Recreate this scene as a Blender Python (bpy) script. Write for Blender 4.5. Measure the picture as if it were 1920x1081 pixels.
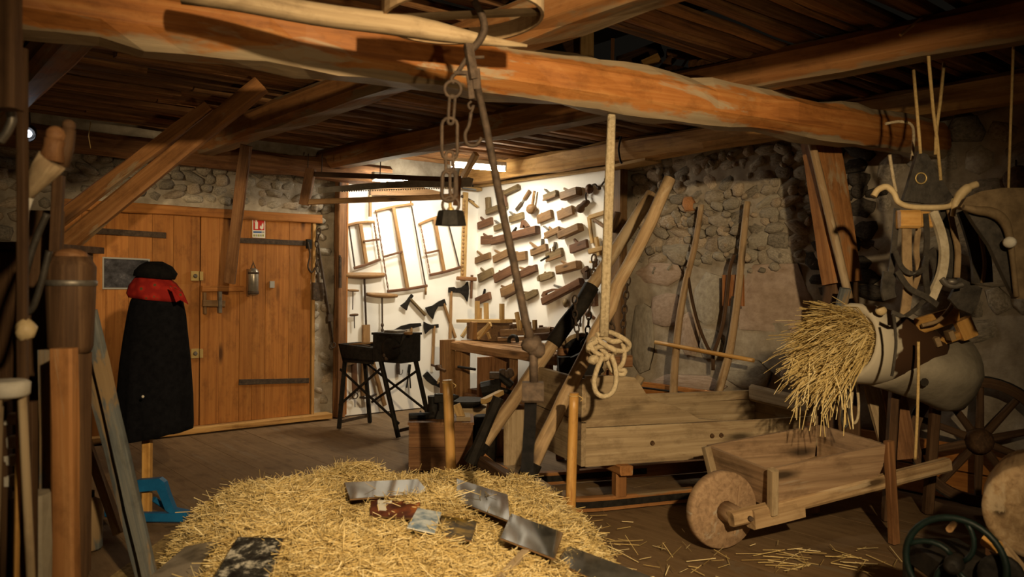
import bpy, math, random
from mathutils import Vector as V, Matrix, noise
for o in list(bpy.data.objects): bpy.data.objects.remove(o)
SC = bpy.context.scene
COL = SC.collection
random.seed(7)

# ---------------------------------------------------------------- camera
F = 1510.0; CAMH = 1.4; ROLL = 0.0107; PITCH = math.atan(12.5 / F)
fw = V((0, math.cos(PITCH), -math.sin(PITCH))); r0 = V((1, 0, 0)); u0 = r0.cross(fw)
CR = math.cos(ROLL) * r0 + math.sin(ROLL) * u0
CU = math.cos(ROLL) * u0 - math.sin(ROLL) * r0
CO = V((0, 0, CAMH))
cam = bpy.data.cameras.new('camera'); camo = bpy.data.objects.new('camera', cam); COL.objects.link(camo)
camo.matrix_world = Matrix(((CR.x, CU.x, -fw.x, CO.x), (CR.y, CU.y, -fw.y, CO.y), (CR.z, CU.z, -fw.z, CO.z), (0, 0, 0, 1)))
cam.sensor_width = 36; cam.lens = F / 1920 * 36; cam.clip_start = 0.05; cam.clip_end = 100
cam.dof.use_dof = True; cam.dof.focus_distance = 6.2; cam.dof.aperture_fstop = 2.8
SC.camera = camo

# ---------------------------------------------------------------- world, exposure
w = bpy.data.worlds.new('world'); SC.world = w; w.use_nodes = True
w.node_tree.nodes['Background'].inputs[0].default_value = (0.9, 0.75, 0.55, 1)
w.node_tree.nodes['Background'].inputs[1].default_value = 0.004
vs = SC.view_settings
vs.view_transform = 'Standard'; vs.look = 'None'; vs.gamma = 1; vs.use_curve_mapping = False; vs.exposure = 0.3

def lamp(name, kind, loc, energy, color, target=None, **kw):
    l = bpy.data.lights.new(name, kind); l.energy = energy; l.color = color
    for k, x in kw.items(): setattr(l, k, x)
    o = bpy.data.objects.new(name, l); COL.objects.link(o); o.location = loc
    if target is not None:
        o.rotation_euler = (V(target) - V(loc)).to_track_quat('-Z', 'Y').to_euler()
    return o
# the museum's spotlights, plus one added uplight low behind the camera
lamp('spot_lamp', 'SPOT', (0.8, -0.5, 2.36), 800, (1.0, 0.73, 0.40), (0.08, 4.2, 1.12), spot_size=1.2, spot_blend=0.8, shadow_soft_size=0.05)
lamp('spot_lamp', 'SPOT', (0.9, -0.9, 1.0), 110, (1.0, 0.70, 0.36), (-0.35, 3.6, 2.95), spot_size=0.9, spot_blend=0.6, shadow_soft_size=0.05)  # unseen uplight, added to brighten the ceiling and the beams
lamp('spot_lamp', 'SPOT', (-3.18, 5.46, 2.33), 38, (1.0, 0.73, 0.40), (-2.3, 8.0, 0.9), spot_size=1.6, spot_blend=0.8, shadow_soft_size=0.04)
lamp('spot_lamp', 'SPOT', (-0.4, 1.2, 2.4), 85, (1.0, 0.76, 0.45), (-0.45, 3.7, 0.2), spot_size=0.85, spot_blend=0.9, shadow_soft_size=0.06)

# ---------------------------------------------------------------- rays and planes of the room
def ray(x, y): return (x - 960) / F * CR - (y - 540.5) / F * CU + fw
def onplane(x, y, p, n):
    d = ray(x, y); return CO + d * ((V(p) - CO).dot(n) / d.dot(n))
def PZ(x, y, z=0): return onplane(x, y, (0, 0, z), V((0, 0, 1)))
def PY(x, y, Y): return onplane(x, y, (0, Y, 0), V((0, 1, 0)))
RU = V((0.7730, 0.6344, 0)).normalized(); RV = V((-RU.y, RU.x, 0)); UP = V((0, 0, 1))
RC = V((-0.4033, 9.3970, 0))                        # the far corner of the room
def PL(x, y, off=0): return onplane(x, y, RC - RV * off, RV)    # wall with the door
def PR(x, y, off=0): return onplane(x, y, RC - RU * off, RU)    # stone wall on the right
def RM(s, t, z): return RC - RU * s - RV * t + UP * z           # room coordinates

# ---------------------------------------------------------------- materials
def node(nt, typ, **kw):
    n = nt.nodes.new(typ)
    for k, x in kw.items():
        if k.startswith('i_'): n.inputs[k[2:].replace('_', ' ')].default_value = x
        else: setattr(n, k, x)
    return n
def c4(c): return (c[0], c[1], c[2], 1)
def base(name, rough=0.8, metal=0.0, spec=0.3):
    m = bpy.data.materials.new(name); m.use_nodes = True; nt = m.node_tree
    b = nt.nodes['Principled BSDF']; b.inputs['Roughness'].default_value = rough; b.inputs['Metallic'].default_value = metal
    b.inputs['Specular IOR Level'].default_value = spec
    return m, nt, b
def ramp(nt, fac, stops):
    r = nt.nodes.new('ShaderNodeValToRGB'); e = r.color_ramp.elements
    while len(e) < len(stops): e.new(0.5)
    for i, (p, c) in enumerate(stops): e[i].position = p; e[i].color = c4(c)
    nt.links.new(fac, r.inputs[0]); return r.outputs[0]
def mix(nt, a, b, fac, typ='MIX'):
    m = nt.nodes.new('ShaderNodeMix'); m.data_type = 'RGBA'; m.blend_type = typ
    for i, x in ((0, fac), (6, a), (7, b)):
        if hasattr(x, 'links'): nt.links.new(x, m.inputs[i])
        else: m.inputs[i].default_value = x if i == 0 else c4(x)
    return m.outputs[2]
def nz(nt, vec, scale, detail=5, rough=0.6, sc=None, dist=0.0):
    if sc is not None:
        mp = nt.nodes.new('ShaderNodeMapping'); mp.inputs['Scale'].default_value = sc
        nt.links.new(vec, mp.inputs[0]); vec = mp.outputs[0]
    n = nt.nodes.new('ShaderNodeTexNoise'); n.inputs['Scale'].default_value = scale; n.inputs['Detail'].default_value = detail
    n.inputs['Roughness'].default_value = rough; n.inputs['Distortion'].default_value = dist
    nt.links.new(vec, n.inputs['Vector']); return n.outputs[0]
def bump(nt, b, h, strength=0.3, dist=0.01):
    n = nt.nodes.new('ShaderNodeBump'); n.inputs['Strength'].default_value = strength; n.inputs['Distance'].default_value = dist
    nt.links.new(h, n.inputs['Height']); nt.links.new(n.outputs[0], b.inputs['Normal'])
def attr(nt, nm='gr'):
    a = nt.nodes.new('ShaderNodeAttribute'); a.attribute_name = nm; return a.outputs['Vector']
def objrand(nt): return nt.nodes.new('ShaderNodeObjectInfo').outputs['Random']
def val(nt, col, lo, hi):
    """vary the value by the object's own random number: no two boards alike"""
    mr = nt.nodes.new('ShaderNodeMapRange'); mr.inputs[3].default_value = lo; mr.inputs[4].default_value = hi
    nt.links.new(objrand(nt), mr.inputs[0])
    h = nt.nodes.new('ShaderNodeHueSaturation'); nt.links.new(mr.outputs[0], h.inputs['Value']); nt.links.new(col, h.inputs['Color'])
    return h.outputs[0]
def wood(name, a, b_, c, rough=0.75, sc=1.0, bmp=0.35, patch=None, var=0.15, spec=0.25, knots=True, wane=None):
    m, nt, b = base(name, rough, 0, spec); g = attr(nt)
    n1 = nz(nt, g, 1, 6, 0.62, (1.8 * sc, 48 * sc, 48 * sc), 0.5)
    col = ramp(nt, n1, [(0.24, a), (0.5, b_), (0.76, c)])
    col = mix(nt, col, (0.42, 0.38, 0.34), ramp(nt, nz(nt, g, 9, 8, 0.7, (0.6, 1.0, 1.0)), [(0.50, (0, 0, 0)), (0.68, (0.6, 0.6, 0.6))]), 'MULTIPLY')
    n2 = nz(nt, g, 2.2 * sc, 3, 0.5, (0.5, 2.0, 2.0))
    col = mix(nt, col, (0.45, 0.42, 0.40), ramp(nt, n2, [(0.52, (0, 0, 0)), (0.8, (0.55, 0.55, 0.55))]), 'MULTIPLY')
    if knots:
        vo = nt.nodes.new('ShaderNodeTexVoronoi'); mp = nt.nodes.new('ShaderNodeMapping'); mp.inputs['Scale'].default_value = (1.6 * sc, 6 * sc, 6 * sc)
        nt.links.new(g, mp.inputs[0]); nt.links.new(mp.outputs[0], vo.inputs['Vector']); vo.inputs['Scale'].default_value = 1.0
        k = ramp(nt, vo.outputs['Distance'], [(0.06, (1, 1, 1)), (0.16, (0, 0, 0))])
        col = mix(nt, col, [x * 0.35 for x in a], k)
    if patch:
        n3 = nz(nt, g, 2.5, 5, 0.65, (0.45, 2.4, 2.4), 0.8)
        col = mix(nt, col, patch[0], ramp(nt, n3, [(patch[1], (0, 0, 0)), (patch[1] + 0.06, (0.85, 0.85, 0.85))]))
    if wane:      # weathered grey wane left along the upper and lower arrises of a hewn beam
        sx = nt.nodes.new('ShaderNodeSeparateXYZ'); nt.links.new(g, sx.inputs[0])
        ab = nt.nodes.new('ShaderNodeMath'); ab.operation = 'ABSOLUTE'; nt.links.new(sx.outputs[2], ab.inputs[0])
        n4 = nz(nt, g, 3.0, 4, 0.6, (0.8, 2.0, 2.0)); ad = nt.nodes.new('ShaderNodeMath'); ad.operation = 'MULTIPLY_ADD'
        nt.links.new(n4, ad.inputs[0]); ad.inputs[1].default_value = 0.14; nt.links.new(ab.outputs[0], ad.inputs[2])
        gcol = ramp(nt, n1, [(0.3, [x * 0.6 for x in wane[0]]), (0.7, wane[0])])
        col = mix(nt, col, gcol, ramp(nt, ad.outputs[0], [(wane[1], (0, 0, 0)), (wane[1] + 0.012, (0.9, 0.9, 0.9))]))
    if var: col = val(nt, col, 1 - var, 1 + var)
    nt.links.new(col, b.inputs['Base Color']); bump(nt, b, n1, bmp, 0.006)
    return m
def rough_mat(name, c1, c2, rough=0.85, scale=6, metal=0.0, spec=0.3, bmp=0.4, var=0.1, c3=None, detail=6):
    m, nt, b = base(name, rough, metal, spec)
    tc = nt.nodes.new('ShaderNodeTexCoord').outputs['Object']
    n = nz(nt, tc, scale, detail, 0.65)
    col = ramp(nt, n, [(0.32, c1), (0.62, c2)] + ([(0.75, c3)] if c3 else []))
    if var: col = val(nt, col, 1 - var, 1 + var)
    nt.links.new(col, b.inputs['Base Color'])
    if bmp: bump(nt, b, n, bmp, 0.01)
    return m
def flat(name, c, rough=0.6, metal=0.0, spec=0.3):
    m, nt, b = base(name, rough, metal, spec); b.inputs['Base Color'].default_value = c4(c); return m
def emit(name, c, s):
    m, nt, b = base(name); b.inputs['Emission Color'].default_value = c4(c); b.inputs['Emission Strength'].default_value = s; b.inputs['Base Color'].default_value = c4(c); return m

M = {}
M['beam'] = wood('beam_wood', (0.20, 0.070, 0.018), (0.38, 0.145, 0.035), (0.50, 0.24, 0.075), 0.6, 0.5, 0.5, ((0.36, 0.29, 0.19), 0.60), 0.06, 0.35, wane=((0.36, 0.29, 0.19), 0.158))
M['joist'] = wood('joist_wood', (0.16, 0.070, 0.025), (0.30, 0.135, 0.045), (0.40, 0.21, 0.085), 0.7, 0.6, 0.5, ((0.30, 0.22, 0.13), 0.60), 0.08, wane=((0.27, 0.20, 0.12), 0.155))
M['plate'] = wood('wall_plate_wood', (0.20, 0.09, 0.03), (0.48, 0.27, 0.09), (0.56, 0.36, 0.14), 0.7, 0.6, 0.5, ((0.20, 0.09, 0.035), 0.60), 0.05)
M['ceil'] = wood('ceiling_board_wood', (0.045, 0.020, 0.008), (0.19, 0.090, 0.034), (0.36, 0.20, 0.085), 0.8, 0.8, 0.8, None, 0.5)
M['door'] = wood('door_pine', (0.25, 0.090, 0.019), (0.37, 0.145, 0.031), (0.46, 0.205, 0.052), 0.6, 0.8, 0.2, None, 0.13, 0.3)
M['floor'] = wood('floor_wood', (0.15, 0.094, 0.048), (0.185, 0.118, 0.061), (0.225, 0.148, 0.080), 0.7, 0.7, 0.3, ((0.19, 0.14, 0.09), 0.60), 0.05, knots=False)
M['grey'] = wood('weathered_grey_wood', (0.20, 0.142, 0.083), (0.35, 0.26, 0.155), (0.47, 0.37, 0.24), 0.85, 0.7, 0.4, ((0.24, 0.165, 0.095), 0.58), 0.1)
M['barrow'] = wood('barrow_wood', (0.15, 0.095, 0.055), (0.30, 0.195, 0.115), (0.40, 0.28, 0.17), 0.8, 0.7, 0.4, ((0.36, 0.31, 0.24), 0.62), 0.12)
M['dark'] = wood('dark_wood', (0.035, 0.018, 0.009), (0.080, 0.042, 0.020), (0.14, 0.080, 0.040), 0.75, 0.8, 0.5, None, 0.15)
M['brown'] = wood('brown_wood', (0.10, 0.045, 0.018), (0.20, 0.095, 0.040), (0.29, 0.155, 0.070), 0.65, 1.0, 0.4, None, 0.15)
M['pale'] = wood('pale_pine', (0.30, 0.18, 0.065), (0.42, 0.27, 0.105), (0.52, 0.36, 0.155), 0.6, 1.0, 0.2, None, 0.1)
M['pole'] = wood('peeled_pole_wood', (0.40, 0.20, 0.05), (0.55, 0.30, 0.085), (0.64, 0.40, 0.15), 0.4, 0.9, 0.3, ((0.33, 0.15, 0.04), 0.60), 0.06, 0.45)
M['shaft'] = wood('shaft_wood', (0.21, 0.13, 0.066), (0.37, 0.25, 0.135), (0.49, 0.36, 0.215), 0.65, 0.8, 0.4, ((0.44, 0.34, 0.22), 0.54), 0.1)
M['plane_a'] = wood('plane_beech', (0.11, 0.060, 0.026), (0.185, 0.105, 0.046), (0.245, 0.148, 0.069), 0.55, 1.6, 0.25, None, 0.12)
M['plane_b'] = wood('plane_dark_fruitwood', (0.065, 0.029, 0.015), (0.118, 0.056, 0.028), (0.165, 0.084, 0.043), 0.5, 1.6, 0.25, None, 0.12)
M['plane_c'] = wood('plane_olive_wood', (0.085, 0.058, 0.028), (0.155, 0.108, 0.052), (0.22, 0.158, 0.08), 0.55, 1.6, 0.25, None, 0.12)
M['handle'] = wood('handle_ash', (0.19, 0.10, 0.04), (0.28, 0.16, 0.068), (0.36, 0.225, 0.105), 0.5, 1.6, 0.2, None, 0.12)
M['bench'] = wood('bench_wood', (0.13, 0.065, 0.026), (0.26, 0.135, 0.052), (0.36, 0.205, 0.085), 0.65, 0.9, 0.45, None, 0.12)
M['tar'] = rough_mat('black_tarred_wood', (0.008, 0.007, 0.006), (0.022, 0.018, 0.014), 0.75, 14, spec=0.15)
M['paintgrey'] = wood('blue_grey_painted_wood', (0.055, 0.062, 0.068), (0.12, 0.13, 0.13), (0.21, 0.20, 0.17), 0.85, 0.8, 0.5, ((0.26, 0.17, 0.08), 0.50), 0.1)
M['iron'] = rough_mat('black_iron', (0.008, 0.007, 0.006), (0.022, 0.019, 0.016), 0.65, 25, 0.3, spec=0.2)
M['rust'] = rough_mat('rusty_iron', (0.034, 0.023, 0.016), (0.085, 0.058, 0.040), 0.75, 30, 0.2, c3=(0.13, 0.085, 0.055))
M['steel'] = rough_mat('dull_steel', (0.10, 0.09, 0.078), (0.20, 0.18, 0.155), 0.5, 20, 0.6, bmp=0.1)
M['blade'] = rough_mat('saw_steel', (0.17, 0.15, 0.12), (0.28, 0.25, 0.21), 0.38, 12, 0.85, bmp=0.05)
M['alu'] = rough_mat('bare_cylinder_metal', (0.22, 0.20, 0.17), (0.34, 0.31, 0.26), 0.35, 12, 0.6, bmp=0.05)
M['brass'] = flat('brass_plate', (0.55, 0.40, 0.16), 0.45, 0.6)
M['panel'] = rough_mat('white_panel_paint', (0.80, 0.79, 0.76), (0.84, 0.83, 0.80), 0.55, 3, bmp=0.05, var=0)
M['mortar'] = rough_mat('lime_mortar', (0.24, 0.20, 0.15), (0.42, 0.365, 0.29), 0.95, 7, bmp=0.9, var=0, c3=(0.52, 0.46, 0.38), detail=9)
M['stone_a'] = rough_mat('grey_field_stone', (0.17, 0.15, 0.115), (0.40, 0.35, 0.28), 0.9, 10, bmp=0.8, var=0.3, detail=9)
M['stone_b'] = rough_mat('warm_field_stone', (0.25, 0.185, 0.125), (0.47, 0.39, 0.295), 0.9, 10, bmp=0.8, var=0.25, detail=9)
M['stone_c'] = rough_mat('pink_dressed_stone', (0.30, 0.22, 0.165), (0.44, 0.34, 0.27), 0.9, 9, bmp=0.6, var=0.1, detail=9)
M['stone_d'] = rough_mat('grey_dressed_stone', (0.25, 0.22, 0.175), (0.41, 0.37, 0.30), 0.9, 8, bmp=0.6, var=0.12, detail=9)
M['stone_s'] = rough_mat('dark_stone', (0.03, 0.025, 0.02), (0.085, 0.07, 0.055), 0.95, 10, bmp=0.8, var=0.3, detail=9)
M['brick'] = rough_mat('orange_brick', (0.36, 0.16, 0.07), (0.50, 0.25, 0.11), 0.85, 12, var=0.1)
M['soot'] = rough_mat('sooty_attic_board', (0.010, 0.008, 0.006), (0.03, 0.022, 0.015), 0.9, 6)
M['rope'] = rough_mat('hemp_rope', (0.38, 0.30, 0.185), (0.58, 0.48, 0.32), 0.85, 60, var=0.05, bmp=0.8)
M['twine'] = rough_mat('sisal_twine', (0.42, 0.29, 0.115), (0.60, 0.43, 0.19), 0.8, 60, var=0.05)
M['black_cloth'] = rough_mat('black_wool_cloth', (0.003, 0.003, 0.004), (0.007, 0.007, 0.009), 0.95, 30, spec=0.1, var=0)
M['felt'] = rough_mat('black_felt', (0.004, 0.004, 0.004), (0.009, 0.008, 0.008), 0.95, 30, spec=0.1, var=0)
M['canvas'] = rough_mat('grey_canvas', (0.22, 0.19, 0.14), (0.33, 0.29, 0.22), 0.9, 7, var=0, bmp=0.5)
M['leather'] = rough_mat('black_leather', (0.020, 0.017, 0.014), (0.055, 0.047, 0.038), 0.5, 18, var=0.15)
M['tan'] = rough_mat('worn_tan_leather', (0.16, 0.10, 0.05), (0.29, 0.20, 0.105), 0.7, 14, var=0.1)
M['collar'] = rough_mat('dark_worn_leather', (0.085, 0.055, 0.026), (0.18, 0.125, 0.066), 0.75, 12, var=0.05)
M['wool'] = rough_mat('pale_collar_padding', (0.34, 0.28, 0.185), (0.52, 0.45, 0.33), 0.95, 20, var=0.05)
M['blue'] = rough_mat('blue_paint', (0.004, 0.075, 0.20), (0.008, 0.12, 0.30), 0.5, 10, var=0, bmp=0.1)
M['green'] = rough_mat('dark_green_paint', (0.002, 0.006, 0.005), (0.004, 0.012, 0.010), 0.5, 10, var=0, bmp=0.1, spec=0.3)
M['horn'] = rough_mat('pale_horn', (0.42, 0.31, 0.16), (0.60, 0.47, 0.27), 0.5, 10, var=0.05)
M['whitestone'] = rough_mat('whitish_material', (0.45, 0.42, 0.36), (0.62, 0.59, 0.52), 0.8, 10, var=0.1)
M['tube'] = emit('lit_fluorescent_tube', (1.0, 0.90, 0.70), 75)
M['bulb'] = emit('lit_halogen_bulb', (0.75, 0.85, 1.0), 18)
M['white_enamel'] = flat('white_enamel', (0.75, 0.73, 0.68), 0.4)
M['sign_white'] = flat('sign_white', (0.75, 0.73, 0.66), 0.5)
M['sign_red'] = flat('sign_red', (0.50, 0.025, 0.02), 0.5)
M['sign_blue'] = flat('sign_blue', (0.06, 0.13, 0.32), 0.5)
M['sign_green'] = flat('sign_olive_print', (0.30, 0.33, 0.10), 0.5)
M['grey_plastic'] = flat('grey_plastic', (0.33, 0.33, 0.32), 0.5)

def straw_mat(name, lo, mid, hi):
    m, nt, b = base(name, 0.55, 0, 0.35)
    s = nt.nodes.new('ShaderNodeSeparateXYZ'); nt.links.new(attr(nt), s.inputs[0])
    nt.links.new(ramp(nt, s.outputs[2], [(0.0, lo), (0.5, mid), (1.0, hi)]), b.inputs['Base Color']); return m
M['straw'] = straw_mat('straw', (0.30, 0.20, 0.070), (0.60, 0.45, 0.185), (0.86, 0.74, 0.44))
M['strawbase'] = rough_mat('straw_litter', (0.16, 0.10, 0.035), (0.42, 0.30, 0.12), 0.9, 40, var=0, bmp=1.0)

# ---------------------------------------------------------------- mesh builder
def frame(d, up=UP):
    x = V(d).normalized()
    y = V(up).cross(x)
    if y.length < 1e-4: y = V((0, 1, 0)).cross(x)
    if y.length < 1e-4: y = V((1, 0, 0)).cross(x)
    y.normalize(); return x, y, x.cross(y)
class MB:
    def __init__(s): s.v = []; s.f = []; s.g = []; s.sm = []
    def add(s, vs_, fs, gs, smooth=False):
        n = len(s.v); s.v += vs_; s.g += gs
        for q in fs: s.f.append([i + n for i in q]); s.sm.append(smooth)
        return s
    def rings(s, rings, gs, caps=True, smooth=True, closed=False):
        k = len(rings[0]); vs_ = [p for r in rings for p in r]; fs = []
        N = len(rings)
        for i in range(N if closed else N - 1):
            a = i * k; b = ((i + 1) % N) * k
            for j in range(k):
                j2 = (j + 1) % k; fs.append([a + j, a + j2, b + j2, b + j])
        s.add(vs_, fs, gs, smooth)
        if caps and not closed:
            n0 = len(s.v) - len(vs_)
            s.f.append([n0 + j for j in range(k)][::-1]); s.sm.append(False)
            s.f.append([n0 + (N - 1) * k + j for j in range(k)]); s.sm.append(False)
        return s
    def hew(s, A, B, w, h, up=UP, n=1, jit=0.0, ch=0.12, taper=1.0, bow=None, seed=None, smooth=False, rnd=False, shear=None):
        """a squared (or round) timber from A to B, w wide and h high, edges chamfered, hewn unevenly"""
        A = V(A); B = V(B); x, y, z = frame(B - A, up); L = (B - A).length
        if seed is None: seed = random.random() * 90
        if rnd: pat = [(math.cos(a) * 0.5, math.sin(a) * 0.5) for a in [i * math.tau / 10 for i in range(10)]]
        else:
            c = ch * min(w, h) ; cw = c / w; chh = c / h
            pat = [(0.5, -0.5 + chh), (0.5, 0.5 - chh), (0.5 - cw, 0.5), (-0.5 + cw, 0.5), (-0.5, 0.5 - chh), (-0.5, -0.5 + chh), (-0.5 + cw, -0.5), (0.5 - cw, -0.5)]
        R = []; G = []; off = V((seed * 13.1, 0, 0))
        for i in range(n + 1):
            t = i / n; k = 1 + (taper - 1) * t; c = A.lerp(B, t)
            if bow: c = c + V(bow) * (4 * t * (1 - t))
            r = []
            for j, (a, b) in enumerate(pat):
                d = jit * noise.noise(V((t * L * 2.2 + seed * 9, j * 0.9, seed))) + 0.5 * jit * noise.noise(V((t * L * 7 + seed, j * 2.3, seed * 3)))
                la = a * w * k + (d if a > 0 else -d) * (1 if abs(a) > 0.3 else 0.3); lb = b * h * k + (d if b > 0 else -d) * (1 if abs(b) > 0.3 else 0.3)
                p = c + y * la + z * lb; r.append(p); G.append(V((t * L, la, lb)) + off)
            R.append(r)
        return s.rings(R, G, True, smooth or rnd)
    def bar(s, A, B, w, h, up=UP, **k): return s.hew(A, B, w, h, up, **k)
    def box(s, c, size, ax=None, ch=0.06):
        """box centred on c, size along the axes ax (default world)"""
        ax = ax or (V((1, 0, 0)), V((0, 1, 0)), UP); i = max(range(3), key=lambda q: size[q])
        o = [q for q in range(3) if q != i]; c = V(c)
        x = ax[i]; z = ax[o[1]]
        return s.hew(c - x * size[i] / 2, c + x * size[i] / 2, size[o[0]], size[o[1]], z, ch=ch)
    def tube(s, pts, r, n=8, caps=True, closed=False, seed=None, flat_=None):
        """round rod through pts; r a number or one radius per point"""
        pts = [V(p) for p in pts]; N = len(pts)
        if not isinstance(r, (list, tuple)): r = [r] * N
        if seed is None: seed = random.random() * 90
        R = []; G = []; prev = None; acc = 0
        for i, p in enumerate(pts):
            if closed: d = pts[(i + 1) % N] - pts[i - 1]
            else: d = pts[min(i + 1, N - 1)] - pts[max(i - 1, 0)]
            x = d.normalized() if d.length > 1e-7 else V((1, 0, 0))
            if prev is None: _, y, z = frame(x)
            else:
                y = prev - x * prev.dot(x)
                y.normalize(); z = x.cross(y)
            prev = y
            if i: acc += (p - pts[i - 1]).length
            q = []
            for j in range(n):
                a = j * math.tau / n; q.append(p + (y * math.cos(a) + z * math.sin(a)) * r[i])
                G.append(V((acc + seed, math.cos(a) * r[i] + seed, math.sin(a) * r[i])))
            R.append(q)
        return s.rings(R, G, caps, True, closed)
    def lathe(s, prof, o, ax=UP, n=20, caps=True):
        """profile of (radius, distance along ax) turned about ax through o"""
        x, y, z = frame(ax); o = V(o); R = []; G = []; sd = random.random() * 50
        for r, h in prof:
            q = []
            for j in range(n):
                a = j * math.tau / n; q.append(o + x * h + (y * math.cos(a) + z * math.sin(a)) * r)
                G.append(V((h + sd, r * math.cos(a), r * math.sin(a))))
            R.append(q)
        return s.rings(R, G, caps, True)
    def poly(s, pts, th, gdir=None):
        """flat outline pts pushed out by the vector th"""
        pts = [V(p) for p in pts]; th = V(th); n = len(pts); sd = random.random() * 50
        gx, gy, gz = frame(gdir if gdir is not None else pts[1] - pts[0], th)
        vs_ = pts + [p + th for p in pts]
        gs = [V(((p - pts[0]).dot(gx) + sd, (p - pts[0]).dot(gy), (p - pts[0]).dot(gz) + sd)) for p in vs_]
        fs = [list(range(n))[::-1], list(range(n, 2 * n))] + [[i, (i + 1) % n, (i + 1) % n + n, i + n] for i in range(n)]
        return s.add(vs_, fs, gs)
    def strap(s, pts, w, t, side):
        """flat strap through pts, w wide along side, t thick"""
        pts = [V(p) for p in pts]; N = len(pts); R = []; G = []; acc = 0; sd = random.random() * 50
        for i, p in enumerate(pts):
            d = (pts[min(i + 1, N - 1)] - pts[max(i - 1, 0)]).normalized()
            sv = V(side) - d * V(side).dot(d)
            sv.normalize(); nn = d.cross(sv)
            if i: acc += (p - pts[i - 1]).length
            q = [p + sv * w / 2 + nn * t / 2, p - sv * w / 2 + nn * t / 2, p - sv * w / 2 - nn * t / 2, p + sv * w / 2 - nn * t / 2]
            R.append(q); G += [V((acc + sd, a, b)) for a, b in ((w / 2, t), (-w / 2, t), (-w / 2, 0), (w / 2, 0))]
        return s.rings(R, G, True, False)
    def ring(s, c, r, tr, ax, n=18, k=6, sx=1.0, sdir=None):
        x, y, z = frame(ax)
        if sdir is not None: y = V(sdir).normalized(); z = x.cross(y)
        return s.tube([V(c) + y * math.cos(i * math.tau / n) * r * sx + z * math.sin(i * math.tau / n) * r for i in range(n)], tr, k, False, True)
    def ball(s, c, rx, ry=None, rz=None, ax=None, n=10, m=7, jit=0):
        ry = ry or rx; rz = rz or rx; ax = ax or (V((1, 0, 0)), V((0, 1, 0)), UP); c = V(c); R = []; G = []; sd = random.random() * 50
        for i in range(m):
            th = 0.06 + (math.pi - 0.12) * i / (m - 1); q = []
            for j in range(n):
                a = j * math.tau / n; d = V((math.sin(th) * math.cos(a), math.sin(th) * math.sin(a), -math.cos(th)))
                k = 1 + (jit * noise.noise(d * 1.7 + V((sd, 0, 0))) if jit else 0)
                p = c + (ax[0] * d.x * rx + ax[1] * d.y * ry + ax[2] * d.z * rz) * k
                q.append(p); G.append(V((d.x * rx + sd, d.y * ry, d.z * rz)))
            R.append(q)
        return s.rings(R, G, True, True)
    def build(s, name, mat, parent=None, kind=None, label=None, cat=None, group=None, org=None):
        lo = V([min(p[i] for p in s.v) for i in range(3)]); hi = V([max(p[i] for p in s.v) for i in range(3)])
        if parent is not None: o0 = ORG[parent.name]
        else: o0 = V(org) if org is not None else V(((lo.x + hi.x) / 2, (lo.y + hi.y) / 2, lo.z))
        me = bpy.data.meshes.new(name); me.from_pydata([p - o0 for p in s.v], [], s.f)
        a = me.attributes.new('gr', 'FLOAT_VECTOR', 'POINT'); a.data.foreach_set('vector', [x for g in s.g for x in g])
        me.polygons.foreach_set('use_smooth', s.sm); me.update()
        o = bpy.data.objects.new(name, me); COL.objects.link(o)
        me.materials.append(M[mat] if isinstance(mat, str) else mat)
        if parent is not None: o.parent = parent
        else: o.location = o0
        ORG[o.name] = o0
        tag(o, label, cat, group, kind); return o
ORG = {}
def tag(o, label=None, cat=None, group=None, kind=None):
    for k, x in (('label', label), ('category', cat), ('group', group), ('kind', kind)):
        if x: o[k] = x
    return o
def thing(name, label, cat, loc, group=None):
    o = bpy.data.objects.new(name, None); COL.objects.link(o); o.location = loc; o.empty_display_size = 0.05
    ORG[o.name] = V(loc); return tag(o, label, cat, group)
def bez(pts, n=6):
    """smooth curve through pts"""
    pts = [V(p) for p in pts]; out = []
    for i in range(len(pts) - 1):
        p0 = pts[max(i - 1, 0)]; p1 = pts[i]; p2 = pts[i + 1]; p3 = pts[min(i + 2, len(pts) - 1)]
        for k in range(n):
            t = k / n; t2 = t * t; t3 = t2 * t
            out.append(0.5 * ((2 * p1) + (-p0 + p2) * t + (2 * p0 - 5 * p1 + 4 * p2 - p3) * t2 + (-p0 + 3 * p1 - 3 * p2 + p3) * t3))
    out.append(pts[-1]); return out

# ================================================================= SETTING
# ---- floor: planks running towards the far corner
fl = MB(); fl.box(RM(4.1, 4.9, -0.09), (8.6, 10.2, 0.1), (RU, RV, UP)).build('floor', 'dark', kind='structure')
FLO = bpy.data.objects['floor']
s = -0.15
while s < 8.3:
    wd = random.uniform(0.20, 0.28); t = -0.1
    while t < 9.9:
        L = random.uniform(2.4, 4.2); t2 = min(t + L, 10)
        b = MB(); z = random.uniform(-0.0115, -0.010)
        b.hew(RM(s + wd / 2, t + 0.002, z - 0.016), RM(s + wd / 2, t2 - 0.003, z - 0.016), wd - random.uniform(0.0005, 0.0015), 0.03, n=3, jit=0.0006, ch=0.03)
        b.build('plank', 'floor', FLO); t = t2
    s += wd

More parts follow.
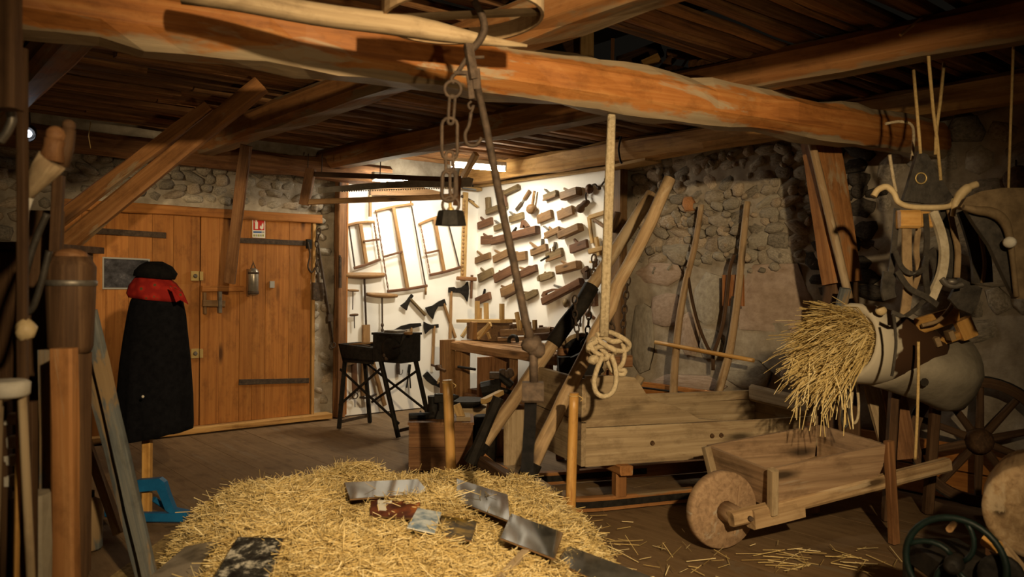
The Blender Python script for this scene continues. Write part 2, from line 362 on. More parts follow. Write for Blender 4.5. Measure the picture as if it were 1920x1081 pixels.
# ---- walls
def wall(name, a, b, n, z1, seed, amp=0.04, step=0.045):
    """rendered rubble wall from a to b, its face towards n, lumpy"""
    a = V(a); b = V(b); L = (b - a).length; d = (b - a).normalized(); nx = int(L / step); nzv = int(z1 / step); mb = MB()
    vs_ = []; gs = []; fs = []
    for i in range(nx + 1):
        for j in range(nzv + 1):
            p = a + d * (L * i / nx) + UP * (z1 * j / nzv)
            q = amp * (noise.noise(p * 2.3 + V((seed, 0, 0))) + 0.6 * noise.noise(p * 6.1) + 0.3 * noise.noise(p * 13))
            vs_.append(p + V(n) * q); gs.append(p)
    for i in range(nx):
        for j in range(nzv):
            k = i * (nzv + 1) + j; fs.append([k, k + nzv + 1, k + nzv + 2, k + 1])
    mb.add(vs_, fs, gs, True)
    k = len(mb.v)
    back = [a - V(n) * 0.3, b - V(n) * 0.3, b - V(n) * 0.3 + UP * z1, a - V(n) * 0.3 + UP * z1]
    fr = [a - V(n) * 0.06, b - V(n) * 0.06, b - V(n) * 0.06 + UP * z1, a - V(n) * 0.06 + UP * z1]
    mb.add(back + fr, [[0, 1, 2, 3], [0, 4, 5, 1], [1, 5, 6, 2], [2, 6, 7, 3], [3, 7, 4, 0]], back + fr)
    return mb.build(name, 'mortar', kind='structure')
NL = -RV; NR = -RU
WL = wall('wall_left', RM(8.3, -0.06, 0), RM(-0.06, -0.06, 0), NL, 2.95, 3)
WR = wall('wall_right', RM(-0.06, -0.06, 0), RM(-0.06, 9.95, 0), NR, 2.95, 8)
wall('wall_back', RM(-0.06, 9.95, 0), RM(8.3, 9.95, 0), RV, 2.95, 5, step=0.4)
wall('wall_side', RM(8.3, 9.95, 0), RM(8.3, -0.06, 0), RU, 2.95, 6, step=0.4)

# ---- stones that stand proud of the mortar, each a part of its wall
STONES = []
for k in range(12):
    rd = random.Random(k); n = rd.choice((6, 7, 8)); mb = MB(); out = []; mid = []; top = []
    for i in range(n):
        a = (i + rd.uniform(-0.25, 0.25)) * math.tau / n; ca, sa = math.cos(a), math.sin(a); q = (abs(ca) ** 3.2 + abs(sa) ** 3.2) ** (-1 / 3.2) * rd.uniform(0.86, 1.05)
        out.append(V((ca * q * 0.5, sa * q * 0.5, -0.35))); mid.append(V((ca * q * 0.49, sa * q * 0.49, 0.12 + rd.uniform(-.1, .1)))); top.append(V((ca * q * 0.33, sa * q * 0.33, 0.42 + rd.uniform(-.14, .1))))
    mb.rings([out, mid, top, [p * 0.35 + V((0, 0, 0.33)) for p in top]], [V((0, 0, 0))] * (4 * n), True, True)
    me = bpy.data.meshes.new('stone'); me.from_pydata(mb.v, [], mb.f); me.polygons.foreach_set('use_smooth', mb.sm); me.update(); STONES.append(me)
def stone(par, p, n, wd, ht, dp, mat, name='stone', ang=0.0):
    me = random.choice(STONES)
    key = 'stone_%s_%d' % (mat, STONES.index(me))
    if key not in STCACHE:
        c = me.copy(); c.materials.append(M[mat]); STCACHE[key] = c
    o = bpy.data.objects.new(name, STCACHE[key]); COL.objects.link(o); o.parent = par
    x = UP.cross(n).normalized(); y = n.cross(x)
    R3 = Matrix((x, y, n)).transposed().to_4x4() @ Matrix.Rotation(ang, 4, 'Z')
    o.matrix_local = Matrix.Translation(V(p) - ORG[par.name]) @ R3 @ Matrix.Diagonal((wd, ht, dp, 1))
    return o
STCACHE = {}
def rubble(par, n, pt, a0, a1, z0, z1, mean, mats, keep=lambda a, z: True, gap=0.9):
    """uneven courses of stones over the strip a0..a1, z0..z1; pt(a, z) gives the point on the wall"""
    z = z0
    while z < z1:
        h = mean * random.uniform(0.65, 1.15); a = a0 + random.uniform(-mean, 0)
        while a < a1:
            wd = mean * random.uniform(0.7, 1.9); zz = z + h / 2 + random.uniform(-0.15, 0.15) * h
            if a + wd / 2 > a0 and keep(a + wd / 2, zz):
                hh = h * random.uniform(0.75, 1.08)
                stone(par, pt(a + wd / 2, zz) + n * random.uniform(-0.02, 0.012), n, wd * gap, hh * gap, random.uniform(0.05, 0.11), random.choice(mats), 'stone', random.uniform(-0.5, 0.5))
            a += wd * random.uniform(0.9, 1.05)
        z += h * 0.97
rwp = lambda t, z: RM(-0.06, t, z); lwp = lambda s, z: RM(s, -0.06, z)
# upper rubble of the right wall, dressed blocks and plaster lower down
rubble(WR, NR, rwp, 2.38, 4.25, 1.58, 2.52, 0.125, ['stone_a', 'stone_a', 'stone_b', 'stone_b', 'stone_d', 'mortar'], gap=1.13)
for _ in range(70):
    tt = random.uniform(2.4, 4.3); zz = random.uniform(1.5, 2.5); q = random.uniform(0.04, 0.09)
    stone(WR, rwp(tt, zz) + NR * random.uniform(0.0, 0.035), NR, q * random.uniform(1, 1.6), q, 0.06, random.choice(['stone_a', 'stone_b', 'mortar']), 'stone', random.uniform(-1, 1))
rubble(WR, NR, rwp, 4.2, 4.62, 1.3, 2.5, 0.14, ['stone_s'], gap=1.2)  # band of much darker stones in the upper wall
rubble(WR, NR, rwp, 4.75, 6.3, 1.0, 2.75, 0.2, ['stone_a', 'stone_a', 'stone_d'], gap=1.05)
for (px, py, wpx, hpx, mt) in [(1232, 512, 100, 46, 'stone_c'), (1248, 580, 62, 74, 'stone_c'), (1450, 560, 165, 150, 'stone_c'), (1205, 632, 46, 150, 'stone_d'), (1292, 625, 40, 90, 'stone_c'),
                               (1330, 560, 60, 100, 'stone_d'), (1290, 720, 160, 40, 'stone_c'), (1400, 700, 90, 60, 'stone_d'), (1268, 470, 60, 30, 'stone_d'), (1335, 645, 50, 60, 'stone_d'), (1660, 750, 60, 90, 'stone_c'), (1500, 700, 80, 70, 'stone_c')]:
    p = PR(px, py, -0.055); d = (PR(px + wpx / 2, py) - PR(px - wpx / 2, py)).length; h = (PR(px, py - hpx / 2) - PR(px, py + hpx / 2)).length
    stone(WR, p, NR, d, h, 0.06, mt, 'dressed_stone', random.uniform(-0.06, 0.06))
stone(WR, PR(1292, 382, -0.02), NR, 0.12, 0.14, 0.1, 'brick', 'brick'); stone(WR, PR(1385, 355, -0.02), NR, 0.1, 0.12, 0.1, 'stone_b')
# rubble over the door and down the jamb
rubble(WL, NL, lwp, 1.85, 4.75, 2.1, 2.42, 0.115, ['stone_a', 'stone_b', 'stone_a', 'mortar'], gap=1.1)
rubble(WL, NL, lwp, 1.86, 2.06, 0.1, 2.1, 0.13, ['stone_d', 'stone_b', 'mortar', 'mortar'], gap=0.8)
rubble(WL, NL, lwp, 4.4, 5.4, 0.9, 2.4, 0.16, ['stone_a', 'stone_b'])

# ---- ceiling: attic roof far above, rough boards laid over the joists
cz = MB(); cz.box(RM(4.1, 4.9, 3.85), (8.6, 10.2, 0.06), (RU, RV, UP)); CEI = cz.build('ceiling', 'soot', kind='structure')
ZJ = 2.50; ZB = 2.70
t = -0.05
while t < 9.9:
    wd = random.uniform(0.07, 0.17)
    spans = [(-0.1, random.uniform(3.6, 5.2)), (0, 8.3)]; spans[1] = (spans[0][1] + 0.01, 8.3)
    if 2.95 < t < 4.5: spans = [(-0.1, 1.62), (3.15, 8.3)]
    for a, b_ in spans:
        z = ZB + random.uniform(0.0, 0.06); b = MB()
        b.hew(RM(a, t + wd / 2 + random.uniform(-.03, .03), z + 0.02), RM(b_, t + wd / 2 + random.uniform(-.03, .03), z + 0.02 + random.uniform(-.02, .02)), wd - random.uniform(0.008, 0.045), random.uniform(0.03, 0.07), n=14, jit=0.014, ch=0.35)
        b.build('board', 'ceil', CEI)
    t += wd

# ---- joists and the great beam
def beam(name, label, A, B, w_, h, mat, jit=0.02, n=26, ch=0.22, bow=None, seed=None, cat='beam', group=None):
    b = MB(); b.hew(A, B, w_, h, n=n, jit=jit, ch=ch, bow=bow, seed=seed, smooth=False)
    return b.build(name, mat, label=label, cat=cat, group=group)
g = 'ceiling joists'
beam('ceiling_joist', 'hewn ceiling joist at the far left, over the leaning tools', RM(4.82, 0.0, ZJ + 0.1), RM(4.82, 9.9, ZJ + 0.1), 0.2, 0.2, 'joist', group=g)
beam('ceiling_joist', 'hewn ceiling joist running above the plank door towards the bent wooden hoop', RM(3.22, 0.0, ZJ + 0.1), RM(3.2, 9.9, ZJ + 0.1), 0.22, 0.2, 'joist', group=g)
beam('ceiling_joist', 'red-brown ceiling joist from which the leather harness hangs by cords', RM(1.95, 0.0, ZJ + 0.1), RM(1.25, 9.9, ZJ + 0.1), 0.21, 0.2, 'joist', group=g, bow=(0, 0, 0.02))
beam('wall_plate_log', 'yellow hewn log along the top of the stone wall and tool panel', RM(0.18, 0.02, 2.61), RM(0.18, 9.8, 2.61), 0.22, 0.19, 'plate', 0.03)
beam('wall_plate_log', 'dark rough log lying along the top of the wall over the door', RM(1.3, 0.14, 2.5), RM(8.2, 0.14, 2.5), 0.2, 0.19, 'brown', 0.03)
A = RM(6.4, 3.93, 2.39); B = RM(-0.05, 5.10, 2.39)
beam('main_beam', 'massive orange hewn cross beam spanning the whole room under the joists', A, B, 0.25, 0.235, 'beam', 0.034, 44, 0.26, seed=4.2)

# ---- attic lumber seen through the gap over the great beam
def attic(px0, py0, px1, py1, Y, wd, mat, label, name='stored_timber', cat='timber'):
    A = PY(px0, py0, Y); B = PY(px1, py1, Y)
    b = MB(); b.hew(A, B, wd, wd * 0.5, up=V((0, -1, 0.1)), n=4, jit=0.005); b.build(name, mat, label=label, cat=cat)
attic(1100, 60, 1101, 118, 5.2, 0.085, 'pale', 'short pale upright post in the loft gap above the main beam', 'loft_post', 'post')
attic(1149, 72, 1148, 118, 5.6, 0.025, 'brown', 'thin brown upright stick beside the pale post in the loft gap', 'loft_stick', 'stick')
attic(1205, 122, 1236, 108, 5.9, 0.07, 'pole', 'small orange board end lying in the loft gap', 'loft_board', 'board')
attic(1238, 136, 1262, 108, 5.7, 0.06, 'brown', 'tilted brown board leaning in the loft gap', 'loft_board', 'board')
attic(1276, 130, 1290, 108, 5.5, 0.015, 'pale', 'thin pale lath leaning in the loft gap', 'loft_lath', 'lath')
attic(1060, 95, 1090, 82, 5.5, 0.1, 'dark', 'dark round log end behind the pale post in the loft', 'loft_log', 'log')
attic(1160, 120, 1240, 92, 6.4, 0.12, 'dark', 'dark timber slanting across the loft gap', 'loft_timber', 'timber')
attic(1250, 100, 1400, 118, 5.9, 0.06, 'joist', 'reddish board lying at the right end of the loft gap', 'loft_board', 'board')

# ================================================================= DOOR in the left wall
dr = thing('door_1', None, None, RM(3.2, 0.03, 0)); dr['kind'] = 'structure'
def lw(px, py, off): return PL(px, py, off)
xs = [110, 150, 196, 238, 282, 322, 371]
def plank_px(x0, x1, yt0, yt1, yb, par, mat='door'):
    A = PL((x0 + x1) / 2, (yt0 + yt1) / 2, 0.02); sA = (RC - PL(x0, 600)).dot(RU); sB = (RC - PL(x1, 600)).dot(RU)
    b = MB(); sm = (sA + sB) / 2; wd = sA - sB
    b.hew(RM(sm, 0.022, 0.06), RM(sm, 0.022, 2.0), wd - 0.002, 0.036, up=NL, n=2, jit=0.0015, ch=0.05); return b.build('plank', mat, par)
def leaf(name_label, xs):
    for a, b in zip(xs, xs[1:]): plank_px(a, b, 0, 0, 0, dr)
leaf('l', xs); leaf('r', [373, 408, 446, 470, 494, 538, 579])
b = MB(); b.hew(PL(104, 381, 0.04), PL(602, 411, 0.04), 0.06, 0.085, n=8, jit=0.006); b.build('lintel', 'door', dr)
b = MB(); b.hew(RM(4.42, 0.05, 0.03), RM(1.9, 0.05, 0.03), 0.14, 0.055, n=8, jit=0.006); b.build('threshold', 'plate', dr)
b = MB(); b.hew(RM(2.08, 0.03, 0.05), RM(2.08, 0.03, 2.0), 0.03, 0.05, up=NL, n=6, jit=0.004); b.build('door_post', 'plate', dr)
def strapl(a, b_, name='strap_hinge', hw=0.05, mat='rust'):
    m = MB(); m.hew(PL(*a, 0.047), PL(*b_, 0.047), 0.012, hw, n=4, jit=0.002); m.build(name, mat, dr)
strapl((172, 432), (311, 441)); strapl((446, 450), (579, 456)); strapl((448, 716), (579, 713))
m = MB(); m.box(PL(579, 457, 0.06), (0.05, 0.04, 0.09), (RU, RV, UP)); m.build('hinge_pin', 'iron', dr)
m = MB(); m.hew(PL(378, 541, 0.055), PL(456, 541, 0.055), 0.04, 0.055, n=3, jit=0.003); m.build('latch_rail', 'door', dr)
m = MB(); m.hew(PL(383, 548, 0.06), PL(384, 588, 0.06), 0.025, 0.045, up=NL); m.hew(PL(380, 568, 0.08), PL(421, 569, 0.08), 0.04, 0.06); m.build('lock_case', 'plane_a', dr)
m = MB(); m.hew(PL(412, 546, 0.1), PL(412, 586, 0.1), 0.03, 0.045, up=NL); m.build('bolt', 'steel', dr)
for y in (517, 662):
    m = MB(); m.box(PL(365, y, 0.055), (0.07, 0.025, 0.085), (RU, RV, UP)); pl = m.build('latch_plate', 'brass', dr)
    m = MB(); m.lathe([(0.012, 0), (0.02, 0.02), (0.012, 0.035)], PL(365, y, 0.065), NL, 10); m.build('knob', 'steel', pl)
    m = MB(); m.box(PL(377, y, 0.055), (0.03, 0.03, 0.08), (RU, RV, UP)); m.build('keeper', 'brass', dr)
m = MB(); m.box(PL(510, 533, 0.05), (0.045, 0.02, 0.065), (RU, RV, UP)); m.build('sensor_box', 'grey_plastic', dr)

# ---- fire extinguisher notice
def signq(pts, off, th): return [PL(x, y, off) for x, y in pts], NL * th
sg = thing('safety_sign', 'small red and white fire extinguisher sign high on the door', 'sign', PL(484, 446, 0.05))
m = MB(); m.poly(*signq([(473, 407), (497, 408), (497, 446), (473, 445)], 0.045, 0.004)); m.build('plate', 'sign_white', sg)
m = MB(); m.poly(*signq([(475, 409.5), (495.5, 410.3), (495.5, 431.5), (475, 431)], 0.049, 0.002)); rp = m.build('red_field', 'sign_red', sg)
m = MB()
m.poly(*signq([(478.2, 417), (479.4, 414.6), (482.2, 414.6), (483.6, 417), (483.6, 429), (478.2, 428.9)], 0.051, 0.0015))
m.poly(*signq([(479.8, 414.5), (479.8, 411.5), (482, 411.5), (482, 414.5)], 0.051, 0.0015))
m.poly(*signq([(476.8, 416.6), (478, 412.6), (480, 411.9), (480, 413), (478.7, 413.6), (477.7, 416.8)], 0.051, 0.0015)); m.build('extinguisher_symbol', 'sign_white', rp)
m = MB()
m.poly(*signq([(489, 429.5), (487, 426.5), (488, 422), (490, 425), (491.5, 417), (493, 421.5), (494, 416.5), (494.2, 424), (493.6, 428.5), (491.5, 430)], 0.051, 0.0015)); m.build('flame_symbol', 'sign_white', rp)
m = MB(); m.poly(*signq([(475, 433), (490.5, 433.4), (490.5, 436.8), (475, 436.4)], 0.049, 0.002)); m.build('blue_band', 'sign_blue', sg)
m = MB(); m.poly(*signq([(491.5, 433.5), (495.5, 433.6), (495.5, 437), (491.5, 436.9)], 0.049, 0.002)); m.build('printed_mark', 'grey_plastic', sg)
for i in range(5):
    x = 475 + i * 4.2
    m = MB(); m.poly(*signq([(x, 439), (x + 3, 439.1), (x + 3, 443.2), (x, 443)], 0.049, 0.002)); m.build('printed_mark', 'sign_green' if i % 2 == 0 else 'grey_plastic', sg)

# ---- bare extinguisher hanging on its hook
ex = thing('fire_extinguisher', 'slim bare metal cylinder hanging by a wire on the door', 'extinguisher', PL(475, 553, 0.1))
p = PL(475, 553, 0.1); top = PL(475, 502, 0.1); h = top.z - p.z
m = MB(); m.lathe([(0.02, 0), (0.046, 0.012), (0.048, h * 0.85), (0.036, h * 0.95), (0.012, h)], p, UP, 16); m.build('cylinder', 'alu', ex)
m = MB(); m.lathe([(0.05, 0), (0.05, 0.03)], p + UP * 0.01, UP, 16); m.lathe([(0.05, 0), (0.05, 0.02)], p + UP * (h * 0.78), UP, 16); m.build('band', 'rust', ex)
m = MB(); m.tube([top + RU * 0.03 - UP * 0.02, PL(475, 492, 0.09), PL(474, 488, 0.06), PL(475, 492, 0.09), top - RU * 0.03 - UP * 0.02], 0.004, 5); m.build('wire_hanger', 'rust', ex)
m = MB(); m.hew(PL(465, 504, 0.055), PL(465, 555, 0.055), 0.02, 0.03, up=NL); m.build('bracket', 'brown', ex)

# ---- photograph pinned on the door
ph, nt, b = base('old_photo_print', 0.35, 0, 0.4)
tc = nt.nodes.new('ShaderNodeTexCoord').outputs['Object']
nt.links.new(ramp(nt, nz(nt, tc, 9, 6, 0.7), [(0.38, (0.012, 0.012, 0.016)), (0.56, (0.06, 0.06, 0.075)), (0.72, (0.22, 0.22, 0.25))]), b.inputs['Base Color'])
pg = thing('pinned_photograph', 'dark black and white photograph with pale border pinned on the door', 'photograph', PL(236, 512, 0.05))
m = MB(); m.poly(*signq([(192, 481), (281, 485), (281, 542), (192, 541.5)], 0.046, 0.003)); m.build('border', 'grey_plastic', pg)
m = MB(); m.poly(*signq([(195, 484), (278, 487.8), (278, 539), (195, 538.5)], 0.049, 0.002)); m.build('print', ph, pg)

# ================================================================= WHITE TOOL PANELS in the corner
pn = thing('trim_1', None, None, RM(0.9, 0.03, 0)); pn['kind'] = 'structure'
m = MB(); m.box(RM(0.86, 0.0, 1.245), (1.72, 0.04, 2.49), (RU, RV, UP), 0.02); m.build('white_panel', 'panel', pn)
m = MB(); m.box(RM(0.0, 1.1, 1.245), (0.04, 2.18, 2.49), (RU, RV, UP), 0.02); m.build('white_panel', 'panel', pn)
m = MB(); m.hew(RM(1.78, 0.03, 0), RM(1.78, 0.03, 2.5), 0.10, 0.10, up=NL, n=10, jit=0.005); m.build('panel_post', 'brown', pn)
m = MB(); m.hew(RM(1.722, 0.045, 0.02), RM(1.722, 0.045, 2.46), 0.018, 0.05, up=NL, n=4); m.build('edge_strip', 'door', pn)
m = MB(); m.hew(RM(0.06, 2.27, 0), RM(0.06, 2.27, 2.5), 0.17, 0.10, up=NR, n=8, jit=0.006); m.build('panel_post', 'plane_a', pn)
m = MB(); m.hew(RM(0.045, 2.175, 0.02), RM(0.045, 2.175, 2.48), 0.02, 0.045, up=NR, n=4); m.build('edge_strip', 'pale', pn)
m = MB(); m.hew(RM(0.05, 0.02, 2.50), RM(0.05, 2.65, 2.50), 0.07, 0.03, n=4); m.build('top_strip', 'pale', pn)
m = MB(); m.hew(RM(0.03, 0.06, 2.46), RM(1.95, 0.06, 2.46), 0.10, 0.035, n=4); m.build('top_strip', 'pale', pn)
m = MB(); m.hew(RM(0.12, 2.25, 2.47), RM(0.12, 2.75, 2.50), 0.22, 0.03, n=2); m.build('top_strip', 'pale', pn)
# ---- fluorescent lamps hung over the panels
def fluo(label, A, B, en):
    A = V(A); B = V(B); c = (A + B) / 2
    t_ = thing('fluorescent_lamp', label, 'lamp', c, 'fluorescent lamps over the tool panels')
    m = MB(); m.hew(A + UP * 0.045, B + UP * 0.045, 0.06, 0.04, n=1); m.build('housing', 'white_enamel', t_)
    m = MB(); m.tube([A, B], 0.014, 10); m.build('tube', 'tube', t_)
    d = (B - A).normalized(); m = MB()
    for q in (A, B): m.box(q + UP * 0.015, (0.02, 0.03, 0.06), (d, d.cross(UP), UP))
    m.build('end_holder', 'white_enamel', t_)
    l = lamp('tube_light', 'AREA', c - UP * 0.025, en, (1.0, 0.89, 0.68), None, shape='RECTANGLE', size=(B - A).length, size_y=0.03)
    yx = d; l.rotation_euler = Matrix((yx, UP.cross(yx) , UP)).transposed().to_euler(); l.visible_camera = True
fluo('fluorescent tube lit above the corner, its end seen behind the chain', RM(0.45, 1.05, 2.56), RM(1.05, 0.95, 2.56), 27)
fluo('fluorescent tube lit over the frame saws at the left edge of the white panel', RM(0.95, 0.40, 2.42), RM(1.62, 0.40, 2.42), 4.5)
# dark strap and light brace in the corner
m = MB(); m.hew(PY(866, 352, 8.6), PY(893, 356, 8.6), 0.03, 0.02, n=1); m.build('bracket', 'iron', label='small dark metal bracket in the top corner of the white panels', cat='bracket')
m = MB(); m.hew(PY(893, 288, 7.6), PY(846, 372, 7.9), 0.05, 0.06, n=4, jit=0.004); m.build('brace', 'pale', label='pale wooden brace slanting beside the lit tube and chain', cat='brace')

# ================================================================= TOOLS ON THE RIGHT-HAND PANEL
q2 = lambda x, y: (860 + x * 0.2591, 310 + y * 0.2591)
q1 = lambda x, y: (620 + x * 0.2312, 310 + y * 0.2312)
q3 = lambda x, y: (620 + x * 0.3054, 500 + y * 0.3054)
def rp(p, off): return PR(*q2(*p), off)
def hpx(fn, p, h): return (fn((p[0], p[1] - h / 2), 0.05) - fn((p[0], p[1] + h / 2), 0.05)).length
OFF0 = 0.021
GP = 'wooden planes hung on the white panel'
def plane_tool(L, R, h, label, mat='plane_a', wedge=None, iron=None, dp=0.038, wmat=None, extra=None, nose=False, name='wood_plane', tote=None, fence=False):
    off = OFF0 + dp / 2; A = rp(L, off); B = rp(R, off); c = (A + B) / 2
    hh = hpx(rp, ((L[0] + R[0]) / 2, (L[1] + R[1]) / 2), h)
    t_ = thing(name, label, 'plane', c, GP)
    m = MB()
    if nose:
        d = B - A
        m.hew(A, A + d * 0.18, hh * 0.55, dp, up=NR, taper=1.6, ch=0.12); m.hew(A + d * 0.18, A + d * 0.82, hh * 0.95, dp, up=NR, ch=0.12); m.hew(A + d * 0.82, B, hh * 0.92, dp, up=NR, taper=0.7, ch=0.12)
    else: m.hew(A, B, hh, dp, up=NR, n=3, jit=0.003, ch=0.13)
    m.build('body', mat, t_)
    if fence:
        y = (B - A).normalized().cross(NR).normalized()
        if y.z > 0: y = -y
        m = MB(); m.hew(A + y * hh * 0.42 + NR * dp * 0.6, B + y * hh * 0.42 + NR * dp * 0.6, hh * 0.3, dp * 0.4, up=NR, ch=0.12); m.build('fence', 'plane_a', t_)
    if wedge:
        a, b = wedge; m = MB(); m.hew(rp(a, off) + (rp(a, off) - rp(b, off)) * 0.25, rp(b, off), 0.034, 0.026, up=NR, taper=0.6, ch=0.1); m.build('wedge', wmat or mat, t_)
    if iron:
        a, b = iron; m = MB(); m.hew(rp(a, off) + (rp(a, off) - rp(b, off)) * 0.2, rp(b, off), 0.012, 0.035, up=NR, ch=0.05); m.build('iron', 'steel', t_)
    if tote:
        m = MB(); m.poly([rp(p, off - 0.012) for p in tote], NR * 0.03); m.build('tote', mat, t_)
    if extra:
        for nm, a, b, wd, mt in extra:
            m = MB(); m.hew(rp(a, off + 0.02), rp(b, off + 0.02), wd, wd, up=NR, ch=0.2); m.build(nm, mt, t_)
    return t_
PT = plane_tool
PT((620, 235), (710, 200), 45, 'small olive-brown moulding plane with pale lower strip, top row of the panel', 'plane_c', ((662, 208), (645, 190)), ((658, 205), (625, 172)), fence=True)
PT((755, 225), (870, 185), 62, 'chunky pale smoothing plane with tilted wedge, top row right of the moulding plane', 'plane_a', ((800, 188), (762, 166)), dp=0.085)
PT((575, 392), (675, 350), 66, 'broad tan moulding plane right below the round mallet', 'plane_a', ((612, 358), (598, 346)))
PT((722, 365), (828, 322), 66, 'broad tan moulding plane left of the iron brace grip', 'plane_a', ((765, 326), (748, 312)))
PT((372, 392), (468, 360), 48, 'olive boxy plane with thin iron, above the long jointer', 'plane_c', ((415, 362), (400, 350)), ((402, 360), (372, 335)))
PT((145, 438), (242, 400), 54, 'reddish moulding plane at the left, third from the panel corner top', 'plane_b', ((185, 400), (160, 374)))
PT((262, 457), (345, 425), 42, 'small dark plane half hidden by the slanting iron rod', 'plane_c', None, ((308, 432), (264, 398)))
PT((250, 548), (572, 465), 58, 'longest brown jointer plane with black iron and dark tote', 'plane_b', ((400, 478), (418, 448)), None, 0.075, 'iron', tote=[(455, 455), (470, 395), (485, 395), (520, 440), (500, 445), (480, 430), (478, 452)])
PT((628, 508), (730, 462), 46, 'tan fillister plane with pale fence strip and long thin iron', 'plane_a', ((672, 470), (655, 445)), ((650, 462), (618, 440)), fence=True)
PT((737, 508), (882, 445), 58, 'plump pale jack plane with dark end grain below the pale set square', 'plane_a', ((782, 468), (740, 454)), dp=0.085)
PT((168, 542), (238, 535), 62, 'stubby square plane at the left above the leaning row', 'plane_b', ((200, 512), (180, 494)))
PT((812, 607), (930, 563), 62, 'dark red grooved moulding plane beside the marking gauge', 'plane_b', ((862, 565), (838, 532)))
PT((122, 690), (228, 650), 46, 'slim brown plane with stick-like wedge at the left edge', 'plane_a', ((172, 655), (134, 620)))
PT((255, 682), (365, 628), 54, 'grooved tan moulding plane left of the iron rod', 'plane_a', ((302, 636), (262, 614)))
PT((398, 668), (492, 650), 66, 'yellowish stepped plane just right of the iron rod', 'plane_a', None, None, tote=[(398, 640), (430, 620), (445, 650), (400, 660)])
PT((528, 632), (640, 590), 50, 'notched plane with two upright thin irons in the middle', 'plane_a', ((572, 600), (516, 556)), ((604, 585), (608, 530)))
PT((640, 667), (750, 625), 62, 'plough plane with black screw stem and small pegs', 'plane_c', None, ((692, 605), (699, 553)), extra=[('stem', (655, 655), (594, 690), 0.018, 'iron'), ('peg', (664, 625), (662, 600), 0.016, 'plane_b'), ('peg', (688, 612), (686, 588), 0.03, 'plane_c')], fence=True)
PT((722, 757), (870, 718), 64, 'pinkish try plane with dark end grain and side hole, lower right', 'plane_a', ((790, 722), (745, 690)), dp=0.085)
PT((148, 818), (248, 768), 62, 'dark olive rebate plane with thick wedge at the left', 'plane_c', ((195, 778), (160, 742)))
PT((262, 820), (385, 755), 66, 'polished red moulding plane with a centre hole', 'plane_b', ((305, 782), (294, 760)))
PT((435, 795), (565, 740), 52, 'dark shoulder plane with a bright brass-coloured wedge', 'plane_b', ((495, 755), (442, 738)), wmat='plane_a', tote=[(480, 750), (520, 725), (545, 725), (510, 765)])
PT((575, 822), (685, 785), 55, 'coffin shaped brown smoother with a small knob', 'plane_c', ((628, 790), (624, 768)), nose=True)
PT((312, 922), (430, 870), 68, 'sash fillister plane with dark fence and upright iron', 'plane_a', ((358, 892), (308, 870)), ((396, 868), (399, 830)), extra=[('arm', (340, 955), (430, 905), 0.03, 'dark')])
PT((470, 962), (570, 912), 56, 'rounded dark smoother with hooked wedge below the iron rod', 'plane_c', ((520, 925), (470, 916)), nose=True)
PT((128, 985), (228, 940), 52, 'brown plane with black iron above the bench uprights', 'plane_b', ((182, 935), (190, 893)), wmat='iron')
PT((615, 985), (890, 840), 56, 'long jack plane with hooked rear handle at the bottom row', 'plane_b', ((745, 885), (690, 866)), None, 0.07, 'steel', tote=[(640, 960), (610, 945), (625, 912), (690, 890), (740, 890), (735, 905), (690, 905), (645, 925)])
def bars(name, label, cat, lst, fn, group=None, base_off=0.03):
    """tool of several straight pieces: (part, from, to, width m, depth m, material)"""
    ps = [fn(a, base_off) for _, a, b, *_ in lst for a in (a, b)]
    c = sum(ps, V()) / len(ps); t_ = thing(name, label, cat, c, group)
    nrm = NR if fn is rp else NL
    for k, (nm, a, b, wd, dp, mt) in enumerate(lst):
        m = MB(); o = base_off + dp / 2 + 0.004 * k; m.hew(fn(a, o), fn(b, o), wd, dp, up=nrm, n=2, jit=0.002, ch=0.2); m.build(nm, mt, t_)
    return t_
bars('wooden_brace', 'large wooden crank brace hung at the top left of the right panel', 'brace', [('post', (212, 232), (218, 345), 0.07, 0.05, 'plane_c'), ('arm', (205, 338), (345, 285), 0.07, 0.05, 'plane_c'), ('post', (332, 300), (316, 185), 0.075, 0.05, 'plane_b'), ('handle', (320, 205), (432, 152), 0.055, 0.045, 'plane_c')], rp)
bars('drawing_knife', 'curved knife with wooden grip beside the round mallet', 'knife', [('grip', (512, 183), (474, 244), 0.035, 0.03, 'plane_a'), ('blade', (472, 240), (448, 285), 0.018, 0.01, 'steel'), ('blade_tip', (456, 270), (414, 322), 0.035, 0.008, 'rust')], rp)
t_ = thing('round_mallet', 'mallet with round lumpy wooden head, handle pointing up', 'mallet', rp((525, 315), 0.06))
m = MB(); m.ball(rp((525, 315), 0.07), hpx(rp, (525, 315), 92) / 2, 0.05, hpx(rp, (525, 315), 72) / 2, (RV, RU, UP), 12, 8, 0.2); m.build('head', 'plane_a', t_)
m = MB(); m.hew(rp((531, 300), 0.06), rp((549, 183), 0.06), 0.026, 0.022, up=NR); m.build('handle', 'plane_a', t_)
m = MB(); m.tube([rp((548, 195), 0.075), rp((553, 230), 0.075), rp((545, 290), 0.075)], 0.003, 4); m.build('cord', 'twine', t_)
t_ = thing('iron_brace', 'dark iron hand brace with wooden grips near the panel edge', 'brace', rp((960, 220), 0.05))
m = MB(); m.tube(bez([rp(p, 0.06) for p in [(1066, 102), (1040, 135), (1016, 165), (1005, 160), (990, 138), (970, 142), (945, 170), (920, 205), (922, 240), (930, 262)]], 4), 0.010, 7); m.build('crank', 'rust', t_)
m = MB(); m.ball(rp((946, 170), 0.06), 0.042, 0.042, 0.05); m.build('hand_grip', 'plane_b', t_)
m = MB(); m.tube([rp(p, 0.06) for p in [(940, 262), (915, 275), (895, 290), (885, 305), (872, 322), (866, 332)]], [0.02, 0.035, 0.03, 0.045, 0.045, 0.025], 9); m.build('chuck', 'dark', t_)
